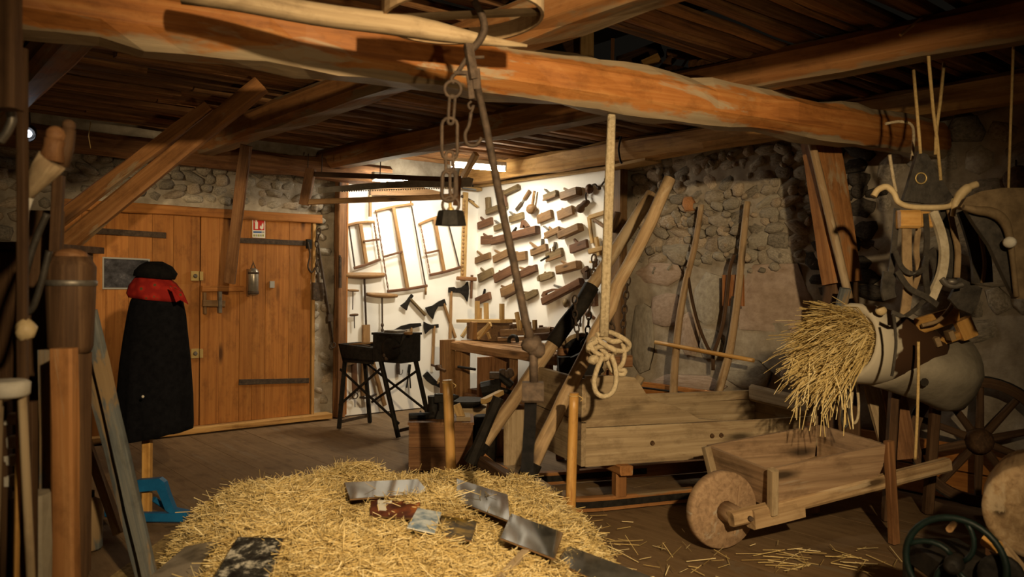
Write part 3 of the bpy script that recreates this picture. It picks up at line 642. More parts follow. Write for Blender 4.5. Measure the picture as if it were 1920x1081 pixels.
m = MB(); m.ball(rp((1066, 102), 0.06), 0.02); m.ball(rp((1016, 163), 0.06), 0.022); m.build('joint', 'rust', t_)
bars('wooden_square', 'pale wooden set square with a diagonal brace at the panel edge', 'square', [('arm', (942, 370), (966, 562), 0.045, 0.02, 'pale'), ('arm', (945, 375), (1105, 325), 0.042, 0.02, 'pale'), ('diagonal', (980, 392), (1082, 462), 0.03, 0.015, 'plane_a')], rp)
bars('dark_lath', 'dark narrow board leaning on the edge post of the panel', 'board', [('lath', (1105, 482), (1152, 338), 0.07, 0.03, 'dark')], lambda p, o: rp(p, o + 0.1))
bars('marking_gauge', 'pale wooden marking gauge with crossed stems', 'gauge', [('stem', (993, 520), (1018, 652), 0.045, 0.03, 'pale'), ('beam', (945, 624), (1085, 588), 0.05, 0.035, 'pale'), ('pin', (1033, 545), (1035, 590), 0.012, 0.012, 'steel')], rp)
bars('wooden_clamp', 'tiny pale wooden cramp below the marking gauge', 'clamp', [('jaw', (950, 697), (985, 702), 0.02, 0.02, 'pale'), ('screw', (995, 675), (985, 735), 0.04, 0.03, 'plane_a')], rp)
bars('notched_block', 'small dark notched wooden block beside the tarred shaft', 'block', [('block', (912, 742), (922, 768), 0.09, 0.04, 'dark'), ('block_foot', (925, 770), (928, 822), 0.07, 0.04, 'dark')], rp)
m = MB(); m.ball(rp((775, 996), 0.055), 0.032, 0.032, 0.045, (RV, RU, UP), 10, 7); m.build('wooden_ball', 'plane_c', label='egg shaped dark wooden knob hung below the long jack plane', cat='knob')
m = MB(); m.poly([rp(p, 0.03) for p in [(930, 955), (965, 975), (985, 930), (1005, 895), (1012, 1015), (975, 1015), (945, 1000)]], NR * 0.05); m.build('corner_plane', 'plane_b', label='dark angled wooden tool behind the hanging chain', cat='tool')
bars('hook_hammer', 'small hammer with dark head near the panel edge strip', 'hammer', [('head', (1045, 878), (1112, 868), 0.035, 0.03, 'rust'), ('handle', (1080, 880), (1082, 950), 0.024, 0.02, 'handle')], rp)
bars('auger_bit', 'thin dark auger rod hanging beside the tarred shaft', 'bit', [('rod', (892, 1005), (880, 1140), 0.014, 0.014, 'rust'), ('tip', (880, 1140), (878, 1165), 0.03, 0.02, 'rust')], rp)
m = MB(); m.ball(rp((937, 1072), 0.05), 0.035); m.tube([rp((945, 1080), 0.05), rp((985, 1105), 0.05)], 0.014, 6); m.build('knobbed_peg', 'plane_b', label='small dark knobbed peg low on the white panel behind the chain', cat='peg')

# ================================================================= TOOLS ON THE LEFT-HAND PANEL
def lp1(p, off): return PL(*q1(*p), off)
def lp3(p, off): return PL(*q3(*p), off)
def frame_saw(label, top, bot, mid, blade, cord, cross, blade_m='rust', extra=()):
    c = lp1(mid[0], 0.05).lerp(lp1(mid[1], 0.05), 0.5); t_ = thing('frame_saw', label, 'saw', c, 'frame saws on the white panel'); o = 0.05
    m = MB(); a, b = lp1(top[0], o), lp1(top[1], o); m.hew(a, b, 0.028, 0.024, up=NL, n=6, bow=UP * 0.012, ch=0.25); m.build('end_bar', 'handle', t_)
    m = MB(); a, b = lp1(bot[0], o), lp1(bot[1], o); m.hew(a, b, 0.030, 0.024, up=NL, n=6, bow=-UP * 0.006, ch=0.25); m.build('end_bar', 'plane_b', t_)
    m = MB(); m.hew(lp1(mid[0], o), lp1(mid[1], o), 0.042, 0.022, up=NL, n=2, ch=0.2); m.build('stretcher', 'handle', t_)
    m = MB(); m.hew(lp1(blade[0], o), lp1(blade[1], o), 0.016, 0.006, up=NL, ch=0.05); m.build('blade', blade_m, t_)
    m = MB(); P0, P1 = lp1(cord[0], o), lp1(cord[1], o); N = 24
    for s_ in (-1, 1): m.tube([P0.lerp(P1, i / N) + RU * (0.006 * s_ * math.cos(i * 1.3)) + NL * (0.006 * s_ * math.sin(i * 1.3)) for i in range(N + 1)], 0.0045, 5)
    m.build('twisted_cord', 'brown', t_)
    if cross:
        m = MB(); m.hew(lp1(cross[0], o + 0.02), lp1(cross[1], o + 0.02), 0.022, 0.012, up=NL, ch=0.2); m.build('tension_toggle', 'plane_b', t_)
    for nm, a, b, r_ in extra:
        m = MB(); m.tube([lp1(a, o), lp1(b, o)], r_, 7); m.build(nm, 'handle', t_)
frame_saw('smallest bow saw at the left edge of the white panel', [(135, 485), (352, 458)], [(190, 832), (402, 760)], [(240, 475), (291, 805)], [(148, 485), (196, 832)], [(350, 465), (396, 768)], [(268, 615), (393, 600)])
frame_saw('tallest frame saw in the middle of the left panel', [(362, 372), (668, 314)], [(460, 1020), (782, 974)], [(507, 332), (625, 1005)], [(656, 330), (772, 985)], [(370, 385), (468, 1015)], [(425, 742), (582, 698)], 'rust', [('handle', (652, 318), (650, 285), 0.010), ('handle', (772, 975), (770, 1048), 0.012)])
frame_saw('frame saw partly hidden behind the hanging iron weight', [(715, 478), (935, 402)], [(803, 888), (1055, 824)], [(842, 432), (920, 855)], [(940, 408), (1042, 818)], [(728, 482), (808, 886)], [(766, 713), (880, 688)])
# notched rack board
m = MB(); A = lp1((1094, 218), 0.04); B = lp1((1075, 935), 0.04); t_ = thing('notched_board', 'tall pale notched board standing in the panel corner', 'board', (A + B) / 2)
m.hew(A, B, 0.065, 0.03, up=NL, n=4); m.build('board', 'pale', t_)
m = MB()
for i in range(20):
    p = A.lerp(B, 0.10 + 0.82 * i / 19); m.ball(p + NL * 0.017 - RU * 0.024, 0.016, 0.012, 0.019, (RU, RV, UP), 7, 5)
m.build('notch_row', 'handle', t_)
bars('gauge_knife', 'small dark blade gauge with pale pointed stock beside the notched board', 'gauge', [('blade', (1060, 246), (1162, 302), 0.03, 0.015, 'rust')], lp1)
m = MB(); m.poly([lp1(p, 0.03) for p in [(1110, 285), (1130, 280), (1198, 340), (1180, 342)]], NL * 0.025); m.build('pointed_wedge', 'pale', label='pale pointed wooden wedge next to the notched board top', cat='wedge')
bars('cross_mallet', 'long headed wooden mallet hung beneath the notched board', 'mallet', [('head', (1028, 914), (1176, 922), 0.045, 0.045, 'brown'), ('handle', (1146, 888), (1139, 1078), 0.028, 0.024, 'plane_b')], lp1, None, 0.06)
def auger(label, ha, hb, sa, sb, hr, sr, screw=0, bow=0.0, hm='handle'):
    t_ = thing('auger', label, 'auger', lp3(sa, 0.05), 'T-handled augers'); o = 0.05
    A, B = lp3(ha, o), lp3(hb, o); m = MB(); P = [A.lerp(B, i / 8) + UP * (bow * (2 * i / 8 - 1) ** 2) for i in range(9)]
    m.tube(P, [hr * (0.55 + 0.5 * math.sin(math.pi * (i + 1) / 10)) for i in range(9)], 8); m.build('handle', hm, t_)
    S, E_ = lp3(sa, o), lp3(sb, o); m = MB(); N = 28
    m.tube([S.lerp(E_, i / N) for i in range(N + 1)], [sr * (1 + (0.9 * (math.sin(i * 1.6) > 0) if screw and i > N * (1 - screw) else 0)) for i in range(N + 1)], 7); m.build('shank', 'rust', t_)
    return t_
a1 = auger('largest T-handled auger with a long pale curved handle', (78, 55), (328, 54), (207, 60), (218, 365), 0.034, 0.011, 0, 0.008)
m = MB(); m.hew(lp3((216, 355), 0.05), lp3((217, 460), 0.05), 0.085, 0.035, up=NL, n=2); m.hew(lp3((214, 455), 0.05), lp3((205, 790), 0.05), 0.075, 0.03, up=NL, n=3); m.build('long_paddle', 'handle', label='long wooden blade tool hanging down behind the forge trough', cat='paddle')
auger('T-handled auger with a spiral screw tip, above the forge box', (220, 170), (408, 180), (316, 185), (318, 420), 0.026, 0.009, 0.33, 0.004)
auger('little gimlet with a pale handle at the panel edge', (103, 143), (172, 146), (137, 146), (135, 262), 0.014, 0.005)
auger('tiny gimlet with a dark handle below the pale one', (118, 297), (168, 293), (145, 296), (147, 376), 0.014, 0.005, hm='dark')
def axe(name, label, head, ha, hb, mat='iron', hw=0.032, th=0.02, hm='handle', cat='axe'):
    t_ = thing(name, label, cat, lp3(ha, 0.05), 'axes and picks on the white panel'); m = MB(); m.hew(lp3(ha, 0.045), lp3(hb, 0.045), hw, 0.026, up=NL, n=4, jit=0.003, ch=0.3, taper=1.15); m.build('handle', hm, t_)
    m = MB(); m.poly([lp3(p, 0.035) for p in head], NL * th); m.build('head', mat, t_); return t_
axe('hatchet', 'small flared hatchet with its handle sloping down right', [(492, 166), (504, 178), (482, 212), (470, 240), (463, 266), (425, 238), (455, 216), (468, 200)], (487, 195), (582, 296), hm='plane_c')
axe('felling_axe', 'dark axe with wide flared blade pointing left', [(695, 197), (706, 235), (655, 243), (635, 278), (624, 320), (598, 290), (578, 250), (625, 236), (660, 212)], (694, 225), (766, 434))
axe('broad_axe', 'large crescent bladed broad axe with straight pale handle', [(722, 126), (754, 123), (765, 132), (800, 126), (820, 112), (836, 90), (843, 125), (843, 165), (835, 213), (818, 180), (795, 160), (756, 157), (722, 157)], (740, 150), (733, 440))
axe('double_pick', 'pick head of dark iron lying above the forge box', [(386, 387), (430, 362), (485, 348), (548, 344), (552, 362), (500, 376), (470, 380), (388, 399)], (494, 372), (494, 420), cat='pick')
axe('hand_axe', 'hand axe with hooked blade and short vertical handle', [(569, 336), (590, 348), (615, 355), (657, 351), (658, 372), (618, 376), (600, 388), (578, 410), (570, 375)], (636, 362), (625, 608))
axe('hoe_adze', 'adze with dark spade blade and long slanting handle', [(563, 668), (590, 641), (625, 680), (648, 702), (672, 712), (668, 742), (640, 728), (620, 722), (590, 700)], (652, 718), (772, 520), cat='adze')
m = MB(); m.hew(lp3((680, 574), 0.07), lp3((776, 514), 0.07), 0.032, 0.03, up=NL); m.build('short_handle', 'pale', label='short pale stick above the adze handle', cat='stick')
m = MB(); m.hew(lp3((806, 430), 0.12), lp3((862, 342), 0.12), 0.04, 0.03, up=NL); m.build('strut_stick', 'pale', label='pale stick leaning up from the bench end', cat='stick')
m = MB(); m.tube([lp3(p, 0.08) for p in [(682, 578), (688, 640), (690, 690)]], 0.004, 5); m.tube([lp3(p, 0.08) for p in [(690, 690), (655, 712)]], 0.004, 5); m.build('thin_wire', 'twine', label='thin wire hanging under the short pale stick', cat='wire')
# things hung low, seen through the forge legs
bars('long_shovel', 'wooden shovel handle leaning low on the panel behind the forge', 'shovel', [('handle', (255, 575), (332, 850), 0.045, 0.03, 'handle')], lp3)
bars('wooden_peel', 'brown wooden stave ending in an iron ring under the trough', 'stave', [('stave', (142, 565), (150, 765), 0.06, 0.025, 'plane_b'), ('block', (112, 568), (118, 600), 0.09, 0.03, 'plane_a')], lp3)
m = MB(); m.ring(lp3((150, 790), 0.06), 0.032, 0.006, NL, 16, 5); m.tube([lp3((149, 815), 0.06), lp3((150, 860), 0.06)], 0.004, 5); m.build('ring', 'rust', label='small iron ring hanging from the brown stave', cat='ring')
bars('smith_hook', 'short smith tool with a wire hook under the forge box', 'hook', [('bar', (413, 585), (415, 658), 0.04, 0.02, 'rust')], lp3)
m = MB(); m.tube(bez([lp3(p, 0.06) for p in [(418, 658), (432, 660), (440, 650), (442, 630)]]), 0.004, 5); m.build('wire_hook', 'rust', label='bent wire hook beside the short smith tool', cat='hook')
bars('tongs', 'smith tongs hanging with points down on the white panel', 'tongs', [('jaw', (486, 598), (480, 650), 0.03, 0.02, 'iron'), ('rein', (482, 645), (466, 742), 0.014, 0.012, 'iron'), ('rein', (484, 645), (490, 744), 0.014, 0.012, 'iron')], lp3)
m = MB(); m.tube(bez([lp3(p, 0.05) for p in [(180, 800), (220, 803), (250, 795), (280, 778)]]), [0.012] * 19, 6); m.build('sickle', 'rust', label='thin curved iron hook low on the panel behind the forge', cat='hook')
bars('wall_rod', 'dark walking-stick shaped rod hooked on the panel post', 'rod', [('rod', (10, 10), (8, 330), 0.03, 0.02, 'rust'), ('crook', (-2, -2), (12, 2), 0.02, 0.02, 'rust')], lambda p, o: PL(636 + p[0] * 0.2, 480 + p[1] * 0.2 * 0.9, o + 0.12))

# ---- big saw hung from the ceiling in front of the panel
D = lambda x, y: PY(x, y, 7.55)
hs = thing('pit_saw', 'long hanging frame saw with toothed blade and wooden rails', 'saw', D(720, 380))
def railp(x, y): return D(x, y) + V((0, (880 - x) / 300 * -0.35, 0)) * 0
m = MB(); m.poly([D(596, 352), D(690, 343), D(780, 337), D(880, 332), D(888, 335), D(884, 350), D(800, 351), D(720, 353), D(650, 358), D(596, 362)], V((0, 0.006, 0))); bl = m.build('blade', 'blade', hs)
m = MB(); N = 52
for i in range(N):
    x = 640 + i * 4.4; y = 358.5 - (x - 640) * 0.034; m.poly([D(x, y - 1), D(x + 4.2, y - 1.1), D(x + 2.1, y + 2.2)], V((0, 0.006, 0)))
m.build('teeth', 'blade', bl, kind='stuff')
m = MB(); m.hew(D(566, 379), D(860, 368), 0.05, 0.05, n=4, jit=0.003); m.build('lower_rail', 'handle', hs)
m = MB(); m.hew(D(584, 326), D(860, 337), 0.04, 0.045, n=4, jit=0.003); m.build('upper_rail', 'dark', hs)
m = MB(); m.hew(D(583, 316), D(570, 384), 0.09, 0.06, up=V((0, -1, 0)), n=3, jit=0.004); m.build('end_post', 'brown', hs)
m = MB(); m.hew(D(860, 330), D(856, 385), 0.06, 0.05, up=V((0, -1, 0)), n=3, jit=0.004); m.build('end_post', 'brown', hs)
for a, b in (((577, 320), (578, 288)), ((603, 330), (604, 288)), ((712, 340), (716, 255))):
    m = MB(); m.tube([D(*a), D(*b)], 0.005, 5); m.build('suspension_wire', 'rust', hs)
# crosscut saw laid on the wall above the frame saws
cs = thing('crosscut_saw', 'two-man saw with a wide tan blade and upright end handle', 'saw', PL(760, 365, 0.04))
m = MB(); m.poly([PL(x, y, 0.05) for x, y in [(693, 352), (735, 350), (790, 351), (826, 360), (826, 366), (693, 366)]], NL * 0.02); m.build('blade', 'plane_a', cs)
m = MB(); m.hew(PL(694, 366, 0.06), PL(694, 406, 0.06), 0.03, 0.025, up=NL); m.build('handle', 'handle', cs)
# chain with a padlock and a thin poker on the jamb
def chain(pts, link, tr, mat, name, label, parent=None, part='link'):
    """oval links following the polyline pts; each link its own part"""
    pts = [V(p) for p in pts]; seg = [(pts[i + 1] - pts[i]).length for i in range(len(pts) - 1)]; tot = sum(seg); n = max(2, int(tot / (link * 0.78)))
    root = parent or thing(name, label, 'chain', pts[0]); k = 0
    def at(d):
        for i, s_ in enumerate(seg):
            if d <= s_ or i == len(seg) - 1: return pts[i].lerp(pts[i + 1], min(1, d / s_)), (pts[i + 1] - pts[i]).normalized()
            d -= s_
    for i in range(n):
        p, d = at((i + 0.5) * tot / n); x, y, z = frame(d, V((0.3, 1, 0.2))); ax = y if i % 2 else z
        m = MB(); m.ring(p, link * 0.27, tr, ax, 12, 5, link * 0.5 / (link * 0.27), d); m.build(part, mat, root)
    return root
jc = lambda x, y, o=0.08: PL(400 + x * 0.2961, 380 + y * 0.2961, o)
chain([jc(672, 165), jc(655, 250), jc(668, 330), jc(655, 390), jc(665, 440)], 0.075, 0.007, 'rust', 'jamb_chain', 'tangled rusty chain hanging beside the door')
m = MB(); m.tube(bez([jc(600, 250), jc(612, 330), jc(600, 400), jc(622, 440), jc(645, 410)]), 0.008, 6); m.build('iron_hook', 'rust', label='bent iron hook hanging beside the chain on the door jamb', cat='hook')
t_ = thing('padlock', 'rusty box padlock hanging on its bar from the jamb chain', 'padlock', jc(662, 595))
m = MB(); m.box(jc(662, 558, 0.09), (0.115, 0.035, 0.17), (RU, RV, UP), 0.1); m.build('body', 'rust', t_)
m = MB(); m.hew(jc(662, 522, 0.09), jc(664, 440, 0.09), 0.025, 0.02, up=NL); m.build('shackle', 'rust', t_)
t_ = thing('long_poker', 'thin straight iron poker with a ring end on the door jamb', 'poker', jc(757, 915))
m = MB(); m.tube([jc(665, 265, 0.13), jc(737, 725, 0.13), jc(755, 885, 0.13)], 0.010, 7); m.build('rod', 'rust', t_)
m = MB(); m.ring(jc(757, 900, 0.13), 0.028, 0.006, NL, 14, 5); m.build('ring', 'rust', t_)
m = MB(); m.box(jc(737, 728, 0.13), (0.05, 0.03, 0.07), (RU, RV, UP)); m.build('collar', 'rust', t_)

# ================================================================= WOODEN WAINSCOT, CABLE along the right wall
bb = thing('baseboard_right', None, None, RM(0.0, 4.5, 0)); bb['kind'] = 'structure'
t = 2.4
while t < 7.4:
    L = random.uniform(1.2, 2.0)
    for z0, z1 in (((0.0, 0.25), (0.255, 0.50)) if t < 3.9 else ((0.0, 0.19), (0.195, 0.37))):
        m = MB(); m.hew(RM(0.03, t, (z0 + z1) / 2), RM(0.03, t + L - 0.006, (z0 + z1) / 2), 0.04, z1 - z0 - 0.004, n=4, jit=0.003, ch=0.1); m.build('board', 'door', bb)
    t += L
m = MB(); m.tube(bez([PR(x, y, 0.07) for x, y in [(1165, 722), (1220, 728), (1290, 737), (1340, 740), (1400, 752), (1470, 768)]]), 0.009, 6); m.build('cable', 'iron', label='black cable drooping along the top of the wall boarding', cat='cable')

# ================================================================= PORTABLE FORGE
A = PZ(637, 803); B = PZ(742, 818); f1 = (B - A).normalized(); f2 = V((-f1.y, f1.x, 0)); ax = (f1, f2, UP)
fg = thing('portable_forge', 'black iron portable forge with cranked blower on crossed legs', 'forge', A + f1 * 0.36 + f2 * 0.2)
def fp(a, d, z): return A + f1 * a + f2 * d + UP * z
def slab(name, a0, a1, d0, d1, z0, z1, mat='iron', par=fg, ch=0.04):
    m = MB(); m.box(fp((a0 + a1) / 2, (d0 + d1) / 2, (z0 + z1) / 2), (a1 - a0, d1 - d0, z1 - z0), ax, ch); return m.build(name, mat, par)
hearth = MB(); hearth.poly([fp(-0.03, 0, 0.80), fp(0.40, 0, 0.78), fp(0.40, 0, 0.63), fp(0.03, 0, 0.63)], f2 * 0.02)
hearth.poly([fp(-0.03, 0.30, 0.80), fp(0.40, 0.30, 0.78), fp(0.40, 0.30, 0.63), fp(0.03, 0.30, 0.63)], -f2 * 0.02)
hearth.poly([fp(-0.03, 0, 0.80), fp(0.03, 0, 0.63), fp(0.03, 0.30, 0.63), fp(-0.03, 0.30, 0.80)], f1 * 0.02)
hearth.poly([fp(0.03, 0, 0.65), fp(0.40, 0, 0.65), fp(0.40, 0.30, 0.65), fp(0.03, 0.30, 0.65)], UP * 0.02); hearth.build('hearth_tray', 'iron', fg)
m = MB(); m.poly([fp(0.0, 0.03, 0.74), fp(0.39, 0.03, 0.74), fp(0.39, 0.28, 0.74), fp(0.0, 0.28, 0.74)], UP * 0.03); m.build('coal_bed', 'tar', fg)
slab('blower_box', 0.42, 0.74, -0.02, 0.27, 0.66, 0.92)
slab('box_lip', 0.41, 0.75, -0.03, 0.28, 0.905, 0.925)
m = MB(); m.lathe([(0.10, -0.01), (0.105, 0), (0.085, 0.03), (0.03, 0.04)], fp(0.64, -0.03, 0.79), -f2, 18); m.build('fan_housing', 'tar', fg)
m = MB(); m.ball(fp(0.59, -0.05, 0.73), 0.022); m.ball(fp(0.61, -0.05, 0.70), 0.02); m.build('lug', 'rust', fg)
m = MB(); m.tube([fp(0.70, -0.07, 0.80), fp(0.79, -0.07, 0.83), fp(0.83, -0.07, 0.93)], 0.013, 7); cr = m.build('crank', 'iron', fg)
m = MB(); m.tube([fp(0.83, -0.06, 0.935), fp(0.93, -0.10, 0.945)], [0.017, 0.014], 8); m.build('crank_grip', 'handle', cr)
feet = [fp(-0.01, 0, 0), fp(0.73, -0.02, 0), fp(0.0, 0.42, 0), fp(0.76, 0.42, 0)]
tops = [fp(0.04, 0.02, 0.64), fp(0.46, 0.0, 0.67), fp(0.05, 0.28, 0.64), fp(0.70, 0.25, 0.67)]
tops[1] = fp(0.50, 0.0, 0.67)
for a, b in zip(feet, tops):
    m = MB(); m.hew(a, b, 0.035, 0.035, n=1, ch=0.1); m.build('leg', 'iron', fg)
for a, b in ((fp(-0.01, 0.0, 0.22), fp(0.50, 0.0, 0.60)), (fp(0.0, 0, 0.56), fp(0.72, 0.0, 0.12)), (fp(0.02, 0.42, 0.2), fp(0.71, 0.29, 0.58)), (fp(0.05, 0.30, 0.6), fp(0.78, 0.42, 0.14))):
    m = MB(); m.hew(a, b, 0.012, 0.022, n=1, ch=0.1); m.build('cross_brace', 'iron', fg)
for a, b in ((fp(-0.01, 0, 0.06), fp(0.0, 0.42, 0.07)), (fp(0.73, 0, 0.06), fp(0.76, 0.42, 0.07))):
    m = MB(); m.hew(a, b, 0.012, 0.03, n=1, ch=0.1); m.build('foot_bar', 'rust', fg)
m = MB(); m.hew(fp(0.02, 0.1, 0.785), fp(0.42, 0.25, 0.83), 0.022, 0.022, rnd=True); m.build('poker_handle', 'handle', label='wooden handled rod resting across the forge trough', cat='rod')
m = MB(); m.hew(fp(0.0, 0.18, 0.79), fp(0.28, 0.10, 0.785), 0.016, 0.016, rnd=True); m.build('fire_iron', 'rust', label='short iron rod lying in the forge trough', cat='rod')
m = MB(); m.poly([fp(0.50, 0.04, 0.926), fp(0.66, 0.03, 0.926), fp(0.64, 0.2, 0.926), fp(0.53, 0.22, 0.926)], UP * 0.02); m.build('metal_plate', 'steel', label='grey metal plate lying on top of the forge box', cat='plate')

# ================================================================= WORKBENCH with its load
wb = thing('workbench', 'heavy old joiner workbench standing along the tool panel', 'workbench', RM(0.5, 1.5, 0))
BA = lambda s_, t_, z: RM(s_, t_, z)
for s0, wd in ((0.28, 0.26), (0.55, 0.26), (0.79, 0.2)):
    m = MB(); m.hew(BA(s0, 0.62, 0.735), BA(s0 + 0.12, 2.45, 0.735), wd - 0.004, 0.09, n=10, jit=0.008, ch=0.12); m.build('top_board', 'bench', wb)
for s0, t0 in ((0.82, 0.85), (0.25, 0.85), (0.90, 2.2), (0.30, 2.2)):
    m = MB(); m.hew(BA(s0, t0, 0), BA(s0, t0, 0.69), 0.12, 0.13, up=NL, n=4, jit=0.006); m.build('leg', 'bench', wb)
for z, s0 in ((0.2, 0.82), (0.2, 0.28)):
    m = MB(); m.hew(BA(s0, 0.8, z), BA(s0 + 0.06, 2.25, z), 0.05, 0.14, n=4, jit=0.005); m.build('rail', 'brown', wb)
m = MB(); m.hew(BA(0.92, 0.74, 0.12), BA(0.92, 0.72, 0.80), 0.16, 0.06, up=NL, n=4, jit=0.005); m.build('vise_chop', 'bench', wb)
m = MB(); m.tube([BA(0.9, 0.72, 0.52), BA(1.05, 0.72, 0.52)], 0.03, 10); m.tube([BA(1.03, 0.6, 0.54), BA(1.03, 0.85, 0.50)], 0.012, 8); m.build('vise_screw', 'dark', wb)
m = MB(); m.hew(BA(0.93, 1.5, 0.25), BA(0.93, 1.5, 0.69), 0.36, 0.04, up=NL, n=2); m.build('drawer_front', 'brown', wb)
m = MB(); m.hew(BA(0.94, 1.82, 0.1), BA(0.94, 1.82, 0.69), 0.06, 0.06, up=NL, n=2); m.build('divider', 'bench', wb)
m = MB(); m.tube([BA(0.98, 1.0, 0.55), BA(0.98, 1.28, 0.55)], 0.013, 8); m.build('holdfast_rod', 'iron', wb)
q4 = lambda x, y: (830 + x * 0.222, 540 + y * 0.222)
def bp(p, off=0.55): return PR(*q4(*p), off)
ZT = 0.782
# upturned stool
st_ = thing('upturned_stool', 'small pale stool turned over with its square legs pointing up', 'stool', bp((390, 400), 0.5))
m = MB(); m.hew(bp((198, 274), 0.52), bp((572, 276), 0.52), 0.26, 0.035, n=2); m.build('seat', 'pale', st_)
for a, b, o in (((292, 270), (292, 108), 0.62), ((370, 268), (366, 124), 0.5), ((500, 265), (500, 130), 0.62), ((310, 272), (312, 165), 0.42)):
    m = MB(); m.hew(bp(a, o), bp(b, o), 0.045, 0.04, up=NR); m.build('leg', 'pale', st_)
bxp = bp((395, 340), 0.45); zc = (bxp.z - 0.02 + ZT) / 2
m = MB(); m.box((bxp.x, bxp.y, 0) + V((0, 0, ZT + 0.10)) if False else V((bxp.x, bxp.y, ZT + 0.105)), (0.3, 0.40, 0.20), (RU, RV, UP), 0.05); m.build('wooden_box', 'plane_a', label='plain wooden box on the bench under the upturned stool', cat='box')
for i, (a, b) in enumerate((((285, 400), (405, 295)), ((300, 425), (408, 310)), ((320, 405), (395, 290)), ((380, 372), (400, 425)))):
    m = MB(); m.hew(bp(a, 0.72 + 0.02 * i), bp(b, 0.70 + 0.02 * i), 0.03, 0.02, up=NR); m.build('wood_offcut', 'pale', label=['pale split stick, lowest of the bundle leaning on the wooden box', 'pale split stick, frontmost of the bundle leaning on the wooden box', 'pale split stick, topmost of the bundle leaning on the wooden box', 'short pale stick crossing the bundle beside the wooden box'][i], cat='stick', group='pale sticks on the bench')
m = MB(); m.hew(bp((255, 430), 0.85), bp((262, 285), 0.85), 0.07, 0.05, up=NR, n=2); m.build('upright_stop', 'bench', label='short upright wooden stop at the bench end vise', cat='block')
# tool rack on the bench with handles standing in it
m = MB(); m.hew(bp((505, 375), 0.6), bp((925, 360), 0.6), 0.06, 0.07, n=3); m.build('tool_rack', 'plane_a', label='long pierced rack on the bench holding tool handles', cat='rack')
for i, (x, y0, y1, r_, mt, lb) in enumerate(((585, 300, 380, 0.03, 'dark', 'dark stubby handle leftmost in the bench rack'), (612, 300, 380, 0.028, 'dark', 'dark handle second from the left in the bench rack'), (690, 305, 375, 0.026, 'brown', 'brown handle in the rack beside the tall pale stick'),
                                        (735, 285, 375, 0.018, 'plane_b', 'reddish handle in the rack touching the iron rod'), (830, 312, 370, 0.024, 'plane_b', 'reddish handle in the right half of the bench rack'), (868, 325, 370, 0.03, 'dark', 'short dark handle in the right half of the rack'), (905, 325, 378, 0.028, 'brown', 'brown handle near the right end of the rack'), (935, 338, 385, 0.022, 'brown', 'last small handle standing at the right end of the rack'))):
    m = MB(); a = bp((x, y1), 0.6); b = bp((x, y0), 0.6); L = (b - a).length; m.lathe([(r_ * 0.7, 0), (r_, L * 0.3), (r_ * 0.85, L * 0.8), (r_ * 0.95, L * 0.95), (r_ * 0.5, L)], a, UP, 10); m.build('rack_tool', mt, label=lb, cat='tool', group='tools standing in the rack')
for i, (a, b, lb) in enumerate((((652, 355), (625, 203), 'tall pale tapered stick rising from the bench rack'), ((658, 355), (657, 270), 'short pale peg beside the tall tapered stick'), ((706, 410), (704, 262), 'pale upright slat in front of the bench rack'), ((780, 350), (777, 268), 'pale square peg in the middle of the rack'))):
    m = MB(); m.hew(bp(a, 0.62), bp(b, 0.62), 0.045, 0.03, up=NR); m.build('rack_peg', 'pale', label=lb, cat='peg')
m = MB(); m.tube(bez([bp(p, 0.86) for p in [(560, 460), (565, 420), (595, 402), (622, 415), (632, 455)]]), 0.018, 7); m.build('bow_clamp', 'iron', label='dark bow shaped clamp on the front edge of the bench', cat='clamp')
m = MB(); p = bp((700, 425), 0.75); m.hew(bp((480, 430), 0.75), bp((700, 425), 0.75), 0.05, 0.04, n=1); m.build('bench_batten', 'plane_a', label='flat batten lying along the front of the bench', cat='batten')
m = MB(); m.hew(bp((720, 420), 0.72), bp((930, 405), 0.7), 0.09, 0.07, n=2, jit=0.004); m.build('tool_block', 'dark', label='dark wooden tool block at the right end of the bench', cat='block')
m = MB(); a = bp((820, 485), 0.8); m.poly([V((a.x, a.y, ZT + 0.002)) + d for d in (V((0, 0, 0)), -RV * 0.42, -RV * 0.40 + RU * 0.2, RU * 0.22 + RV * 0.02)], UP * 0.006); m.build('paper_sheet', 'sign_white', label='white sheet of paper lying on the bench', cat='paper')
# under the bench: leg vise, box
pv = thing('leg_vise', 'dark cast iron leg vise on a wooden stump before the bench', 'vise', PY(922, 800, 6.55))
vp_ = lambda x, y, d=0: PY(x, y, 6.55 + d)
m = MB(); m.tube([vp_(926, 800), vp_(927, 745), vp_(928, 715)], [0.05, 0.045, 0.055], 10); m.build('column', 'iron', pv)
m = MB(); m.hew(vp_(903, 729), vp_(938, 722), 0.13, 0.12, n=3, jit=0.012, ch=0.3); m.build('fixed_jaw', 'iron', pv)
m = MB(); m.hew(vp_(918, 703), vp_(936, 703), 0.12, 0.05, n=2, ch=0.2); m.build('jaw_plate', 'rust', pv)
m = MB(); m.hew(vp_(934, 702, 0.05), vp_(960, 722, 0.05), 0.10, 0.06, n=3, jit=0.01, ch=0.3); m.tube([vp_(935, 728), vp_(965, 738)], 0.02, 8); m.build('moving_jaw', 'iron', pv)
for i in range(3):
    m = MB(); m.ball(vp_(942 + i * 7, 699 + (i % 2) * 3, 0.05), 0.035, 0.03, 0.04, None, 8, 6, 0.3); m.build('iron_lump', 'rust', label=('left', 'middle', 'right')[i] + ' of the three rusty iron knobs on the leg vise', cat='knob', group='rusty knobs on the vise')
m = MB(); p = PY(926, 800, 6.55); m.lathe([(0.12, 0), (0.115, p.z * 0.5), (0.11, p.z)], V((p.x, p.y, 0)), UP, 16); m.build('vise_stump', 'brown', label='short wooden stump carrying the leg vise', cat='stump')
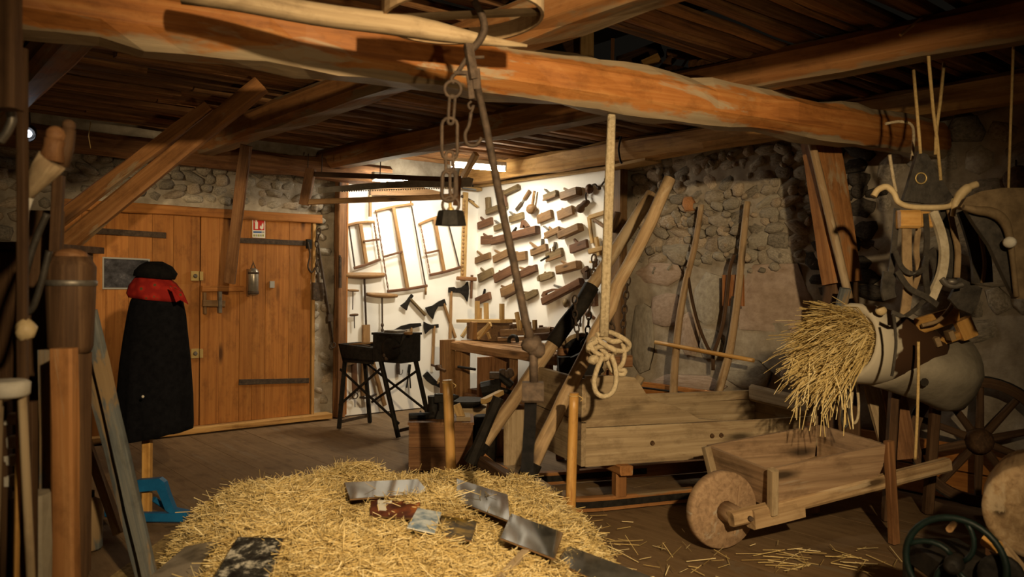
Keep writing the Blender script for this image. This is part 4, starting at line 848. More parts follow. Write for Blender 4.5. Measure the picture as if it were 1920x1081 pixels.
m = MB(); p = RM(0.55, 1.15, 0); m.box(p + UP * 0.16, (0.5, 0.5, 0.30), (RU, RV, UP)); m.build('under_bench_chest', 'brown', label='reddish brown chest pushed under the workbench', cat='chest')

# ---- chest on the floor before the bench with smith's tools on it
chx = PZ(826, 881); ca = (V((1, 0.06, 0)).normalized(), V((-0.06, 1, 0)).normalized(), UP)
ch = thing('wooden_chest', 'orange brown wooden box on the floor carrying smith tools', 'chest', chx)
def cp(a, d, z): return chx + ca[0] * a + ca[1] * d + UP * z
for z0, z1 in ((0.0, 0.17), (0.172, 0.335)):
    m = MB(); m.hew(cp(-0.235, 0, (z0 + z1) / 2), cp(0.235, 0, (z0 + z1) / 2), 0.025, z1 - z0, n=2, jit=0.002, ch=0.08); m.build('front_board', 'brown', ch)
    m = MB(); m.hew(cp(-0.235, 0.38, (z0 + z1) / 2), cp(0.235, 0.38, (z0 + z1) / 2), 0.025, z1 - z0, n=2, jit=0.002, ch=0.08); m.build('back_board', 'brown', ch)
for a in (-0.225, 0.225):
    m = MB(); m.hew(cp(a, 0.014, 0.168), cp(a, 0.368, 0.168), 0.025, 0.335, n=1, ch=0.05); m.build('side_board', 'dark', ch)
m = MB(); m.hew(cp(0.0, -0.005, 0.345), cp(0.0, 0.385, 0.345), 0.49, 0.02, n=1); m.build('lid', 'brown', ch)
ZC = 0.355; CY = 6.15
cpx = lambda x, y, d=0.0: PY(x, y, CY + d)
an = thing('small_anvil', 'dark iron anvil standing on the wooden box', 'anvil', V((cpx(833, 795).x, CY, ZC)))
o = V((cpx(833, 790).x, CY, ZC))
m = MB(); m.hew(o, o + UP * 0.06, 0.15, 0.12, up=V((0, 1, 0)), taper=0.7); m.hew(o + UP * 0.06, o + UP * 0.12, 0.09, 0.08, up=V((0, 1, 0))); m.build('base', 'iron', an)
m = MB(); m.hew(o + V((-0.075, 0, 0.15)), o + V((0.05, 0, 0.15)), 0.08, 0.07); m.tube([o + V((0.05, 0, 0.155)), o + V((0.11, 0, 0.165))], [0.035, 0.008], 8); m.build('horn_and_face', 'iron', an)
m = MB(); m.poly([cpx(771, 793), cpx(773, 786), cpx(781, 784), cpx(786, 772), cpx(795, 786), cpx(800, 793)], V((0, 0.09, 0))); m.build('iron_wedge', 'rust', label='rusty pointed iron lump at the left edge of the box', cat='wedge')
m = MB(); m.hew(V((cpx(770, 792).x, CY - 0.1, ZC + 0.025)), V((cpx(815, 790).x, CY - 0.05, ZC + 0.025)), 0.05, 0.05, n=4, jit=0.01, ch=0.3); m.build('iron_bar', 'iron', label='short thick iron bar lying on the front of the box', cat='bar')
m = MB(); m.lathe([(0.05, 0), (0.06, 0.03), (0.045, 0.1), (0.05, 0.16)], V((cpx(812, 790).x, CY + 0.05, ZC)), UP, 12); m.build('iron_pot', 'iron', label='small dark iron pot behind the bar on the box', cat='pot')
m = MB(); m.hew(V((cpx(857, 770).x, CY - 0.1, ZC + 0.12)), V((cpx(868, 790).x, CY - 0.1, ZC + 0.01)), 0.06, 0.03, up=V((0, -1, 0))); m.build('wood_chip', 'pale', label='pale split wood chip leaning on the right side of the box', cat='chip')
m = MB(); m.poly([V((cpx(x, y).x, CY - 0.14 + d, ZC + 0.002)) for x, y, d in ((858, 790, 0), (884, 790, 0), (880, 780, 0.2), (860, 780, 0.2))], UP * 0.03); m.build('slate_piece', 'grey', label='flat grey piece lying at the right of the box lid', cat='slab')
m = MB(); m.hew(PY(880, 768, 6.5), PY(895, 760, 6.6), 0.2, 0.06, n=2, jit=0.01, ch=0.3); 
m = MB(); p = PZ(909, 868); m.lathe([(0.085, 0), (0.095, 0.15), (0.09, 0.36), (0.08, 0.37)], p, UP, 16); m.build('iron_drum', 'tar', label='dark round iron drum between the box and the sledge shaft', cat='drum')
m = MB(); p = PY(875, 771, 6.9); m.lathe([(0.10, 0), (0.16, 0.03), (0.17, 0.06)], V((p.x, p.y, 0.33)), UP, 16); m.build('iron_pan', 'iron', label='black round iron pan below the bench leg', cat='pan')
m = MB(); p = PY(875, 780, 6.9); m.box(V((p.x, p.y, 0.165)), (0.34, 0.3, 0.33)); m.build('low_crate', 'grey', label='low grey crate carrying the black pan', cat='crate')
m = MB(); m.box(PY(808, 762, 7.0) , (0.12, 0.1, 0.05)); 
m = MB(); m.hew(PY(906, 752, 6.2), PY(940, 735, 6.4), 0.05, 0.04, n=2); m.build('split_log', 'pale', label='pale split log end poking out beside the vise stump', cat='log')

# ================================================================= SLEDGE with plank box
K = V((0.453, 4.89, 0)); e1 = V((0.936, 0.352, 0)).normalized(); e2 = V((-e1.y, e1.x, 0))
def sp(a, b, z): return K + e1 * a + e2 * b + UP * z
sl = thing('farm_sledge', 'low wooden farm sledge with a weathered plank box and bent runners', 'sledge', sp(0.8, 0.36, 0))
for b in (0.02, 0.70):
    P = bez([sp(-0.46, b, 0.24), sp(-0.34, b, 0.14), sp(-0.16, b, 0.07), sp(0.06, b, 0.045), sp(0.6, b, 0.045), sp(1.85, b, 0.045)], 5)
    m = MB(); m.strap(P, 0.05, 0.085, e2); rn = m.build('runner', 'joist', sl)
    m = MB(); q = [p + (e2 * -0.027 if b < 0.3 else e2 * -0.027) for p in P[2:22]]; m.strap(q, 0.006, 0.04, e2); m.build('iron_strap', 'iron', rn)
    for a in (0.25, 1.35):
        m = MB(); m.hew(sp(a, b, 0.08), sp(a, b, 0.26), 0.07, 0.075, up=e1, n=1); m.build('upright', 'joist', sl)
for a in (0.25, 1.35):
    m = MB(); m.hew(sp(a, -0.07, 0.255), sp(a, 0.80, 0.255), 0.09, 0.06, n=3, jit=0.005); m.build('bolster', 'joist', sl)
m = MB(); m.hew(sp(-0.43, -0.05, 0.2), sp(-0.43, 0.8, 0.2), 0.07, 0.07, n=3, jit=0.006); m.build('nose_bar', 'dark', sl)
m = MB(); m.hew(sp(-0.2, -0.0, 0.13), sp(-0.2, 0.73, 0.13), 0.10, 0.03, n=2); m.build('front_board', 'grey', sl)
m = MB(); m.poly([sp(0, 0, 0.285), sp(1.8, 0, 0.285), sp(1.8, 0.72, 0.285), sp(0, 0.72, 0.285)], UP * 0.02, e1); m.build('box_floor', 'grey', sl)
m = MB(); m.hew(sp(0, 0, 0.40), sp(1.82, 0.0, 0.385), 0.03, 0.235, n=8, jit=0.004, ch=0.12); m.build('side_plank', 'grey', sl)
up_ = [(0, 0.522), (0, 0.835), (0.22, 0.83), (0.33, 0.815), (0.37, 0.77), (0.42, 0.70), (0.50, 0.655), (0.62, 0.625), (0.72, 0.58), (0.80, 0.535), (0.95, 0.518)]
m = MB(); m.poly([sp(a, -0.015, z) for a, z in up_], e2 * 0.03, e1); m.build('side_plank', 'grey', sl)
m = MB(); m.hew(sp(0, 0.72, 0.40), sp(1.82, 0.72, 0.40), 0.03, 0.24, n=6, jit=0.004); m.build('side_plank', 'grey', sl)
m = MB(); m.hew(sp(0.0, 0.72, 0.56), sp(1.82, 0.72, 0.555), 0.03, 0.07, n=6, jit=0.006); m.build('side_plank', 'grey', sl)
for z0, z1 in ((0.285, 0.55), (0.553, 0.82)):
    m = MB(); m.hew(sp(-0.016, -0.015, (z0 + z1) / 2), sp(-0.016, 0.735, (z0 + z1) / 2), 0.03, z1 - z0 - 0.003, n=4, jit=0.004); m.build('end_plank', 'grey', sl)
m = MB(); m.hew(sp(1.80, 0.0, 0.42), sp(1.80, 0.72, 0.42), 0.03, 0.3, n=3, jit=0.004); m.build('end_plank', 'grey', sl)
m = MB(); m.hew(sp(1.72, 0.03, 0.57), sp(1.72, 0.66, 0.58), 0.05, 0.12, n=4, jit=0.008, ch=0.35); m.build('end_plank', 'grey', sl)
m = MB(); m.hew(sp(-0.035, 0.0, 0.45), sp(-0.035, 0.0, 0.60), 0.012, 0.04, up=e1); m.build('corner_iron', 'rust', sl)
for a, z in ((0.90, 0.42), (0.97, 0.42), (0.46, 0.40)):
    m = MB(); m.lathe([(0.016, 0), (0.012, 0.012)], sp(a, -0.016, z), -e2, 10); m.build('nail_hole', 'dark', sl)
def shaft(label, lo, hi, r0_, r1_, bow, mat='shaft', sleeve=None):
    t_ = thing('draw_shaft', label, 'shaft', lo, 'raised sledge shafts'); m = MB(); N = 14
    P = [lo.lerp(hi, i / N) + V(bow) * math.sin(math.pi * i / N) + V((noise.noise(V((i * .7, lo.x, 1))), noise.noise(V((i * .7, lo.x, 5))), 0)) * 0.024 * min(1, i / 3) for i in range(N + 1)]
    m.tube(P, [r0_ + (r1_ - r0_) * i / N + 0.004 * noise.noise(V((i * .9, lo.y, 3))) for i in range(N + 1)], 12); m.build('pole', mat, t_)
    if sleeve:
        i0, i1 = sleeve; m = MB(); m.tube(P[i0:i1 + 1], [(r0_ + (r1_ - r0_) * i / N) + 0.009 + 0.003 * (i % 2) for i in range(i0, i1 + 1)], 12); m.build('tarred_sleeve', 'tar', t_)
    m = MB(); m.tube(P[0:2], [r0_ + 0.012] * 2, 12); m.build('iron_shoe', 'iron', t_)
    return P
S1 = shaft('near sledge shaft raised aslant, pale and crooked, passing behind the rope coil', V((0.075, 4.75, 0.20)), V((0.995, 5.09, 2.06)), 0.044, 0.040, (-0.01, 0, -0.02))
S2 = shaft('far sledge shaft raised aslant with a black tarred middle section', V((-0.27, 5.39, 0.18)), V((1.01, 5.87, 2.05)), 0.046, 0.046, (0.01, 0, -0.01), sleeve=(6, 9))
m = MB(); m.hew(PY(905, 775, 5.5), PY(888, 865, 5.45), 0.05, 0.05, n=4, jit=0.01, ch=0.3); 
m = MB(); m.hew(PY(935, 745, 5.35), PY(882, 868, 5.30), 0.075, 0.06, up=V((0, -1, 0)), n=5, jit=0.012, ch=0.3); m.build('black_prop', 'tar', label='black burnt stake standing beside the far shaft foot', cat='stake')
m = MB(); m.hew(PY(966, 872, 5.62), PY(965, 768, 5.72), 0.16, 0.025, up=V((0, -1, 0)), n=3, jit=0.006); m.build('leaning_board', 'grey', label='short grey board leaning behind the black hanging strip', cat='board')
# chains hanging from the shafts
ln = lambda x, y, Y: PY(x, y, Y)
chain([ln(1114, 478, 5.7), ln(1112, 520, 5.7), ln(1106, 570, 5.7), ln(1102, 620, 5.7), ln(1092, 650, 5.7)], 0.062, 0.006, 'rust', 'shaft_chain', 'rusty link chain hanging from the tarred shaft')
chain([ln(1078, 555, 5.55), ln(1078, 590, 5.55), ln(1084, 635, 5.55)], 0.062, 0.006, 'rust', 'shaft_chain', 'short rusty chain left of the longer one on the tarred shaft')
chain([ln(1141, 580, 5.3), ln(1146, 605, 5.3), ln(1153, 632, 5.3)], 0.06, 0.006, 'rust', 'shaft_chain', 'rusty chain hanging just right of the thick rope')
chain([ln(1178, 520, 6.6), ln(1172, 570, 6.6), ln(1166, 640, 6.6)], 0.075, 0.007, 'rust', 'shaft_chain', 'rusty chain hanging on the panel post beside the stone wall')

# ---- treadle grinder behind the rope
gr_ = thing('grindstone', 'black grindstone trough on a wooden frame behind the rope', 'grinder', PY(1110, 830, 6.3))
gp = lambda x, y, d=0: PY(x, y, 6.25 + d)
m = MB(); m.hew(gp(1046, 685), gp(1108, 682), 0.3, 0.15, n=2); m.build('trough', 'tar', gr_)
m = MB(); m.lathe([(0.04, -0.05), (0.20, -0.05), (0.205, 0), (0.20, 0.05), (0.04, 0.05)], gp(1092, 672, 0.05), V((0.25, 1, 0)), 24); m.build('stone_wheel', 'grey', gr_)
m = MB(); m.lathe([(0.0, 0), (0.17, 0), (0.17, 0.02), (0.0, 0.02)], gp(1092, 672, -0.0), V((-0.25, -1, 0)), 24); m.build('wheel_face', 'tar', gr_)
m = MB(); m.hew(gp(1045, 658, 0.05), gp(1065, 659, 0.05), 0.1, 0.06); m.hew(gp(1165, 676, 0.05), gp(1184, 676, 0.05), 0.12, 0.09); m.hew(gp(1050, 680, 0.16), gp(1184, 676, 0.16), 0.07, 0.08, n=2); m.build('frame_rail', 'brown', gr_)
for x, d in ((1052, 0.14), (1132, 0.14), (1150, -0.05), (1090, -0.1)):
    a = gp(x, 690, d); m = MB(); m.hew(V((a.x, a.y, 0)), a, 0.07, 0.07, up=V((0, 1, 0)), n=1); m.build('leg', 'brown', gr_)
m = MB(); m.hew(gp(1090, 660, -0.2), gp(1112, 705, -0.2), 0.18, 0.1, up=V((0, -1, 0)), n=2, ch=0.3); m.build('splash_guard', 'tar', gr_)

m = MB(); m.tube(bez([PR(x, y, 0.32) for x, y in [(1166, 248), (1163, 262), (1160, 280), (1163, 300), (1166, 306)]]), 0.009, 6); m.build('log_hook', 'iron', label='small dark iron hook hanging on the yellow wall plate log', cat='hook')
# ================================================================= WHEELBARROW
W0 = PZ(1352, 1026); b1 = V((0.94, 0.34, 0)).normalized(); b2 = V((-b1.y, b1.x, 0))
wr = 0.205
wbw = thing('wheelbarrow', 'old wooden wheelbarrow with a solid plank wheel and open trough', 'wheelbarrow', W0 + b1 * 0.6)
def wp(L, d, z): return W0 + b1 * L + b2 * d + UP * z
m = MB(); m.lathe([(0.03, -0.03), (wr - 0.008, -0.03), (wr, -0.02), (wr, 0.02), (wr - 0.008, 0.03), (0.03, 0.03)], wp(0, 0, wr), b2, 36); wh = m.build('wheel', 'barrow', wbw)
m = MB(); m.lathe([(0.035, 0.0), (0.055, 0.01), (0.05, 0.10), (0.03, 0.14)], wp(0, -0.03, wr), -b2, 14); m.lathe([(0.055, 0.01), (0.05, 0.10), (0.03, 0.14)], wp(0, 0.03, wr), b2, 14); m.build('hub', 'barrow', wh)
m = MB(); m.hew(wp(0.06, -0.031, wr - 0.13), wp(0.09, -0.031, wr + 0.13), 0.012, 0.01, up=b2, ch=0.1); m.build('wheel_batten', 'barrow', wh)
for sg_ in (-1, 1):
    d0, d1 = (-0.155, -0.20) if sg_ < 0 else (0.155, 0.36)
    m = MB(); m.hew(wp(-0.05, d0, wr - 0.005), wp(1.36, d1, 0.395), 0.06, 0.075, n=8, jit=0.005, ch=0.2); shf = m.build('shaft', 'shaft', wbw)
    m = MB(); m.hew(wp(0.06, d0 - 0.01 * sg_ * -1, wr - 0.01), wp(0.38, d0 * 1.02, wr + 0.02), 0.075, 0.10, n=2, jit=0.006); m.build('shaft_cheek', 'shaft', shf)
    m = MB(); m.lathe([(0.014, 0), (0.012, 0.02)], wp(0.04, d0 - 0.03 if sg_ < 0 else d0 + 0.03, wr), b2 * sg_, 8); m.build('axle_bolt', 'rust', shf)
    dl = d1 + (-0.03 if sg_ < 0 else 0.03)
    m = MB(); m.hew(wp(0.95, dl, 0.0), wp(0.90, dl, 0.56), 0.045, 0.05, up=b1, n=3, jit=0.004, taper=0.9); m.build('leg', 'brown', wbw)
    m = MB(); di = -0.17 if sg_ < 0 else 0.28
    m.poly([wp(0.20, di, 0.235), wp(0.86, di - 0.02 if sg_ < 0 else di + 0.02, 0.34), wp(0.92, di + 0.06 * sg_, 0.545), wp(0.15, di + 0.07 * sg_, 0.465)], b2 * 0.025, b1); m.build('side_board', 'barrow', wbw)
m = MB(); m.poly([wp(0.20, -0.17, 0.235), wp(0.20, 0.28, 0.235), wp(0.15, 0.36, 0.46), wp(0.15, -0.24, 0.44)], b1 * 0.025, b2); m.build('front_board', 'barrow', wbw)
m = MB(); m.poly([wp(0.86, -0.17, 0.34), wp(0.86, 0.28, 0.34), wp(0.91, 0.33, 0.55), wp(0.91, -0.22, 0.53)], b1 * 0.025, b2); m.build('back_board', 'barrow', wbw)
m = MB(); m.poly([wp(0.20, -0.17, 0.235), wp(0.86, -0.19, 0.335), wp(0.86, 0.30, 0.335), wp(0.20, 0.28, 0.235)], UP * 0.02, b1); m.build('floor_board', 'barrow', wbw)
for L, d, z in ((0.155, -0.245, 0.34), (0.155, 0.355, 0.34)):
    m = MB(); m.hew(wp(L + 0.02, d + 0.05 * (1 if d < 0 else -1), 0.22), wp(L - 0.02, d, 0.46), 0.04, 0.05, up=b2, n=1); m.build('corner_batten', 'grey', wbw)
m = MB(); m.hew(wp(0.55, -0.16, 0.26), wp(0.55, 0.29, 0.26), 0.05, 0.05); m.build('cross_bar', 'shaft', wbw)

# ================================================================= THINGS LEANING ON THE STONE WALL
q5 = lambda x, y: (1160 + x * 0.4255, 300 + y * 0.4255)
def w5(p, o=0.12): return PR(*q5(*p), o)
m = MB(); P = bez([w5((365, 195), 0.10), w5((335, 380), 0.12), w5((300, 520), 0.16), w5((268, 700), 0.22), w5((248, 900), 0.27), w5((240, 1075), 0.30)], 5); m.tube(P, [0.024 + 0.012 * i / len(P) for i in range(len(P))], 9); m.build('bent_stave', 'shaft', label='long bent wooden stave leaning on the stone wall, left of two', cat='stave', group='staves on the stone wall')
m = MB(); P = bez([w5((567, 182), 0.10), w5((550, 340), 0.12), w5((525, 600), 0.18), w5((500, 780), 0.24), w5((480, 880), 0.27), w5((430, 1050), 0.30)], 5); m.tube(P, [0.026 + 0.010 * i / len(P) for i in range(len(P))], 9); m.build('bent_stave', 'shaft', label='long bent wooden stave leaning on the stone wall, right of two', cat='stave', group='staves on the stone wall')
t_ = thing('wooden_fork', 'dark two-tined wooden fork hanging upside down on the stone wall', 'fork', w5((415, 860), 0.14))
m = MB(); m.tube(bez([w5(p, 0.16) for p in [(300, 470), (320, 600), (350, 720), (385, 810), (415, 862)]]), 0.014, 7); m.build('tine', 'dark', t_)
m = MB(); m.tube(bez([w5(p, 0.16) for p in [(510, 415), (490, 480), (475, 620), (455, 740), (415, 862)]]), 0.016, 7); m.build('tine', 'dark', t_)
m = MB(); m.tube([w5((415, 855), 0.16), w5((416, 925), 0.16)], 0.016, 7); m.build('socket', 'dark', t_)
m = MB(); P = bez([w5((505, 600), 0.2), w5((490, 740), 0.2), w5((462, 860), 0.2)]); m.strap(P, 0.03, 0.01, RV); m.build('dark_strap', 'leather', label='dark leather strap hanging below the orange wood block', cat='strap')
m = MB(); m.hew(w5((162, 802), 0.30), w5((595, 882), 0.30), 0.035, 0.035, rnd=True, n=6, jit=0.004); m.build('cross_stick', 'pole', label='thin orange stick lying across the two bent staves', cat='stick')
m = MB(); m.hew(w5((505, 505), 0.09), w5((505, 642), 0.09), 0.20, 0.05, up=NR, n=3, jit=0.004, ch=0.3); m.build('wood_block', 'beam', label='orange wooden board hanging on the stone wall behind the right stave', cat='block')
m = MB(); m.hew(PY(1181, 742, 5.9), PY(1202, 705, 5.9), 0.07, 0.06, up=V((0, -1, 0)), n=3, jit=0.006, ch=0.3); m.build('club_handle', 'grey', label='stubby grey wooden handle sticking out of the sledge box', cat='handle')
chain([PY(1178, 718, 5.85), PY(1195, 728, 5.8), PY(1210, 745, 5.75), PY(1206, 760, 5.75)], 0.05, 0.006, 'rust', 'box_chain', 'small rusty chain heaped in the sledge box')
# post leaning at the wall end of the great beam
m = MB(); m.hew(PY(1580, 530, 5.25), PY(1537, 262, 5.35), 0.24, 0.14, up=V((0.4, -1, 0)), n=6, jit=0.01, ch=0.15); m.build('corner_post', 'joist', label='thick red-brown post slanting under the end of the main beam', cat='post')
m = MB(); m.hew(PY(1592, 560, 5.05), PY(1520, 258, 5.2), 0.055, 0.05, up=V((0.4, -1, 0)), rnd=True, n=8, jit=0.004); m.build('round_pole', 'shaft', label='slim round pole leaning along the red-brown post', cat='pole')
m = MB(); m.hew(PY(1580, 820, 5.25), PY(1575, 520, 5.3), 0.22, 0.14, up=V((0.4, -1, 0)), n=6, jit=0.012, ch=0.2); m.build('dark_stump_post', 'dark', label='dark burnt lower post behind the straw stuffed hide', cat='post')
for x0, y0, x1, y1, wd, Y, lb, mt in ((1585, 540, 1560, 640, 0.06, 4.95, 'blue-grey thin board behind the top of the hide', 'paintgrey'), (1700, 860, 1672, 715, 0.14, 4.95, 'broad brown board standing slanted under the grey canvas', 'brown'), (1668, 850, 1632, 720, 0.09, 5.0, 'grey split board slanted beside the broad brown board', 'grey')):
    m = MB(); m.hew(PY(x0, y0, Y), PY(x1, y1, Y + 0.1), wd, 0.03, up=V((0, -1, 0)), n=4, jit=0.008); m.build('slanted_board', mt, label=lb, cat='board')

# ================================================================= HUNG FROM THE BEAMS
# bent hoop and slab pole under the ceiling
hp = thing('bent_hoop', 'wide bent wooden hoop hanging flat beneath the ceiling', 'hoop', PY(872, 20, 2.98))
c = PY(868, 22, 2.98); m = MB(); N = 40; R_ = []; G_ = []
for i in range(N):
    a = i * math.tau / N; d = V((math.cos(a), math.sin(a), 0)); q = []
    for rr, zz in ((0.288, -0.032), (0.30, -0.032), (0.30, 0.032), (0.288, 0.032)): q.append(c + d * rr + UP * (zz + 0.02 * math.cos(a))); G_.append(V((a * 0.3, rr, zz)))
    R_.append(q)
m.rings(R_, G_, False, False, True); m.build('rim', 'shaft', hp)
m = MB(); m.hew(c + V((-0.27, 0.08, 0.0)), c + V((0.28, 0.05, 0.02)), 0.04, 0.02, n=2); m.build('crossbar', 'grey', hp)
A = PY(340, -15, 2.72); B = PY(988, 86, 3.02); m = MB(); N = 14
P = [A.lerp(B, i / N) + UP * (0.004 * math.sin(i * 0.9)) for i in range(N + 1)]
m.tube(P, [0.040 * (1 if i < 10 else 1 - (i - 9.5) * 0.19) for i in range(N + 1)], 9); m.build('slab_pole', 'grey', label='pale split pole hanging before the main beam, ending in a point', cat='pole')
D3 = lambda x, y, d=0: PY(x, y, 2.93 + d)
sy = thing('steelyard', 'iron steelyard with a long slanting rod hung from the hoop', 'balance', D3(1000, 760))
m = MB(); m.tube(bez([D3(x, y) for x, y in [(889, 2), (903, 28), (908, 55), (898, 78), (884, 92)]]), 0.014, 8); m.build('suspension_hook', 'rust', sy)
m = MB(); m.hew(D3(878, 84), D3(889, 150), 0.035, 0.045, up=V((0, -1, 0)), n=4, jit=0.006, ch=0.3); m.hew(D3(889, 88), D3(858, 136), 0.016, 0.016, n=1, ch=0.3); m.build('fork', 'rust', sy)
m = MB(); m.hew(D3(852, 137), D3(898, 137), 0.018, 0.014); m.tube([D3(874, 108), D3(908, 107)], 0.006, 6); m.build('pivot_bar', 'rust', sy)
m = MB(); m.hew(D3(879, 136), D3(885, 186), 0.022, 0.02, up=V((0, -1, 0))); m.hew(D3(892, 130), D3(895, 168), 0.03, 0.025, up=V((0, -1, 0))); m.build('shackle', 'rust', sy)
m = MB(); m.tube([D3(893, 150), D3(912, 240), D3(940, 385), D3(965, 500), D3(985, 600), D3(996, 640)], [0.013, 0.014, 0.015, 0.015, 0.016, 0.017], 9); m.build('rod', 'rust', sy)
m = MB(); m.ball(D3(998, 646), 0.04, 0.03, 0.035, None, 10, 7, 0.3); m.ball(D3(1006, 655), 0.032, 0.03, 0.03, None, 10, 7, 0.3); m.tube([D3(1000, 655), D3(1001, 716)], 0.016, 8); m.build('knuckle', 'rust', sy)
m = MB(); m.box(D3(999, 734), (0.078, 0.07, 0.072), None, 0.12); m.build('sliding_weight', 'rust', sy)
m = MB(); m.strap([D3(995, 752), D3(993, 800, 0.02), D3(990, 845, 0.02), D3(988, 885, 0)], 0.045, 0.02, V((1, 0, 0))); m.build('black_strip', 'felt', sy)  # black strip hanging below the sliding weight
m = MB(); m.tube(bez([D3(x, y) for x, y in [(884, 190), (878, 196), (882, 204), (888, 198), (884, 210), (880, 214)]]), 0.005, 6); m.tube(bez([D3(x, y) for x, y in [(883, 212), (879, 235), (872, 252), (876, 270), (892, 272), (903, 258)]]), 0.007, 7); m.build('open_hook', 'rust', sy)
wc = thing('weight_chain', 'rusty long-linked chain with a ring hanging before the main beam', 'chain', D3(850, 150))
m = MB(); m.tube(bez([D3(x, y) for x, y in [(858, 136), (850, 142), (846, 150), (852, 156)]]), 0.007, 6); m.build('top_hook', 'rust', wc)
m = MB(); m.ring(D3(849, 167), 0.030, 0.0065, V((0, 1, 0)), 20, 7); m.build('ring', 'rust', wc)
def llink(a, b, hw, tr=0.0065):
    a = D3(*a); b = D3(*b); d = (b - a).normalized(); sd = V((1, 0, 0)); m = MB(); P = []
    for i in range(7): t_ = math.pi * i / 6; P.append(a + sd * hw * math.cos(t_) - d * hw * math.sin(t_) * 0.9)
    for i in range(7): t_ = math.pi * i / 6; P.append(b - sd * hw * math.cos(t_) + d * hw * math.sin(t_) * 0.9)
    m.tube(P, tr, 6, False, True); m.build('link', 'rust', wc)
llink((848, 184), (845, 228), 0.010); llink((843, 234), (843, 286), 0.028, 0.007); llink((843, 290), (843, 318), 0.014); llink((842, 330), (841, 366), 0.024, 0.008); llink((850, 326), (850, 364), 0.012)
wt = thing('iron_weight', 'black iron scale weight, faceted and tapering, on its ring', 'weight', D3(845, 424))
m = MB(); m.ring(D3(845, 384), 0.030, 0.0055, V((0, 1, 0)), 20, 6); m.build('ring', 'rust', wt)
m = MB(); o = D3(845, 423); n6 = 6
def hexr(r_, z, sy_=0.75): return [o + V((math.cos(a) * r_, math.sin(a) * r_ * sy_, z)) for a in [i * math.tau / 6 for i in range(6)]]
r_ = [hexr(0.056, 0), hexr(0.0565, 0.004), hexr(0.047, 0.052), hexr(0.042, 0.056)]
m.rings(r_, [p for q in r_ for p in q], True, False); m.build('body', 'iron', wt)
m = MB(); m.tube([D3(845, 396), D3(844, 380)], 0.007, 6); m.ball(D3(845, 394), 0.014); m.build('eye', 'brass', wt)

# thick rope with a coiled knot
rt = thing('hanging_rope', 'thick pale hemp rope knotted in a loose coil, hanging from the main beam', 'rope', PY(1132, 745, 4.15))
RY = 4.15; rr = lambda x, y, d=0: PY(x, y, RY + d)
m = MB()
for o in (-3.5, 3.5): m.tube([rr(1147 + o * 0.6, 205), rr(1143 + o, 330), rr(1139 + o, 450), rr(1135 + o, 560), rr(1132 + o, 630)], 0.0155, 8)
m.build('double_strand', 'rope', rt)
m = MB()
for P in ([(1118, 628), (1140, 622), (1165, 632), (1180, 645), (1172, 657), (1150, 655), (1125, 640), (1112, 636), (1108, 650), (1125, 665), (1148, 664), (1152, 655), (1130, 648), (1110, 655), (1103, 652), (1108, 642), (1128, 632), (1150, 640), (1170, 636)],
          [(1115, 634), (1126, 652), (1140, 668), (1128, 672), (1108, 660), (1104, 648), (1120, 640)]):
    m.tube(bez([rr(x, y, 0.03 * math.sin(i * 2.1)) for i, (x, y) in enumerate(P)], 4), 0.0135, 8)
m.build('knot', 'rope', rt)
m = MB(); m.tube(bez([rr(x, y, -0.02) for x, y in [(1130, 668), (1120, 690), (1114, 715), (1118, 735), (1132, 743), (1148, 735), (1155, 715), (1154, 690), (1146, 665)]], 5), 0.0135, 8)
m.build('loop', 'rope', rt)
m = MB(); m.tube(bez([rr(x, y, 0.02) for x, y in [(1136, 668), (1142, 684), (1152, 698), (1168, 702), (1172, 694), (1160, 692), (1168, 680), (1171, 660), (1166, 640)]], 5), 0.0125, 8); m.ball(rr(1112, 674, -0.01), 0.03, 0.02, 0.028, None, 9, 6, 0.5); m.build('tail', 'rope', rt)

# ---- roof braces and the hanging slat at the left
def brace(label, a, b, Ya, Yb, w_, h_, mat='joist', name='roof_brace'):
    m = MB(); m.hew(PY(*a, Ya), PY(*b, Yb), w_, h_, up=V((0, -1, 0.2)), n=10, jit=0.008, ch=0.2); m.build(name, mat, label=label, cat='brace')
brace('long pale brace rising aslant before the door, the lower of two', (60, 510), (490, 158), 4.75, 5.0, 0.115, 0.07, 'joist')
brace('long brace rising aslant before the door, the upper and shorter of two', (85, 432), (392, 200), 4.85, 5.1, 0.085, 0.06, 'joist')
brace('thin wooden slat hanging down from a joist before the door', (430, 530), (461, 272), 6.75, 6.4, 0.092, 0.03, 'brown', 'hanging_lath')
m = MB(); m.tube([PY(170, 228, 4.6), PY(166, 255, 4.6), PY(170, 278, 4.6)], 0.003, 4); m.build('loose_straw', 'straw', label='single straw dangling from the ceiling boards at the left', cat='straw')
# small bluish spotlight at the far left
sp_ = thing('spotlight', 'small black spotlight with a bluish bulb, high at the far left', 'lamp', PY(52, 255, 5.4))
o = PY(54, 248, 5.4); d = (PY(30, 272, 5.1) - o).normalized()
m = MB(); m.lathe([(0.035, -0.06), (0.05, 0.0), (0.055, 0.05), (0.05, 0.05), (0.045, 0.01)], o, d, 14); m.build('housing', 'iron', sp_)
m = MB(); m.ball(o + d * 0.035, 0.026, 0.026, 0.026); m.build('bulb', 'bulb', sp_)
m = MB(); m.tube([o - d * 0.03, V((o.x, o.y, 2.5))], 0.008, 6); m.build('bracket', 'iron', sp_)

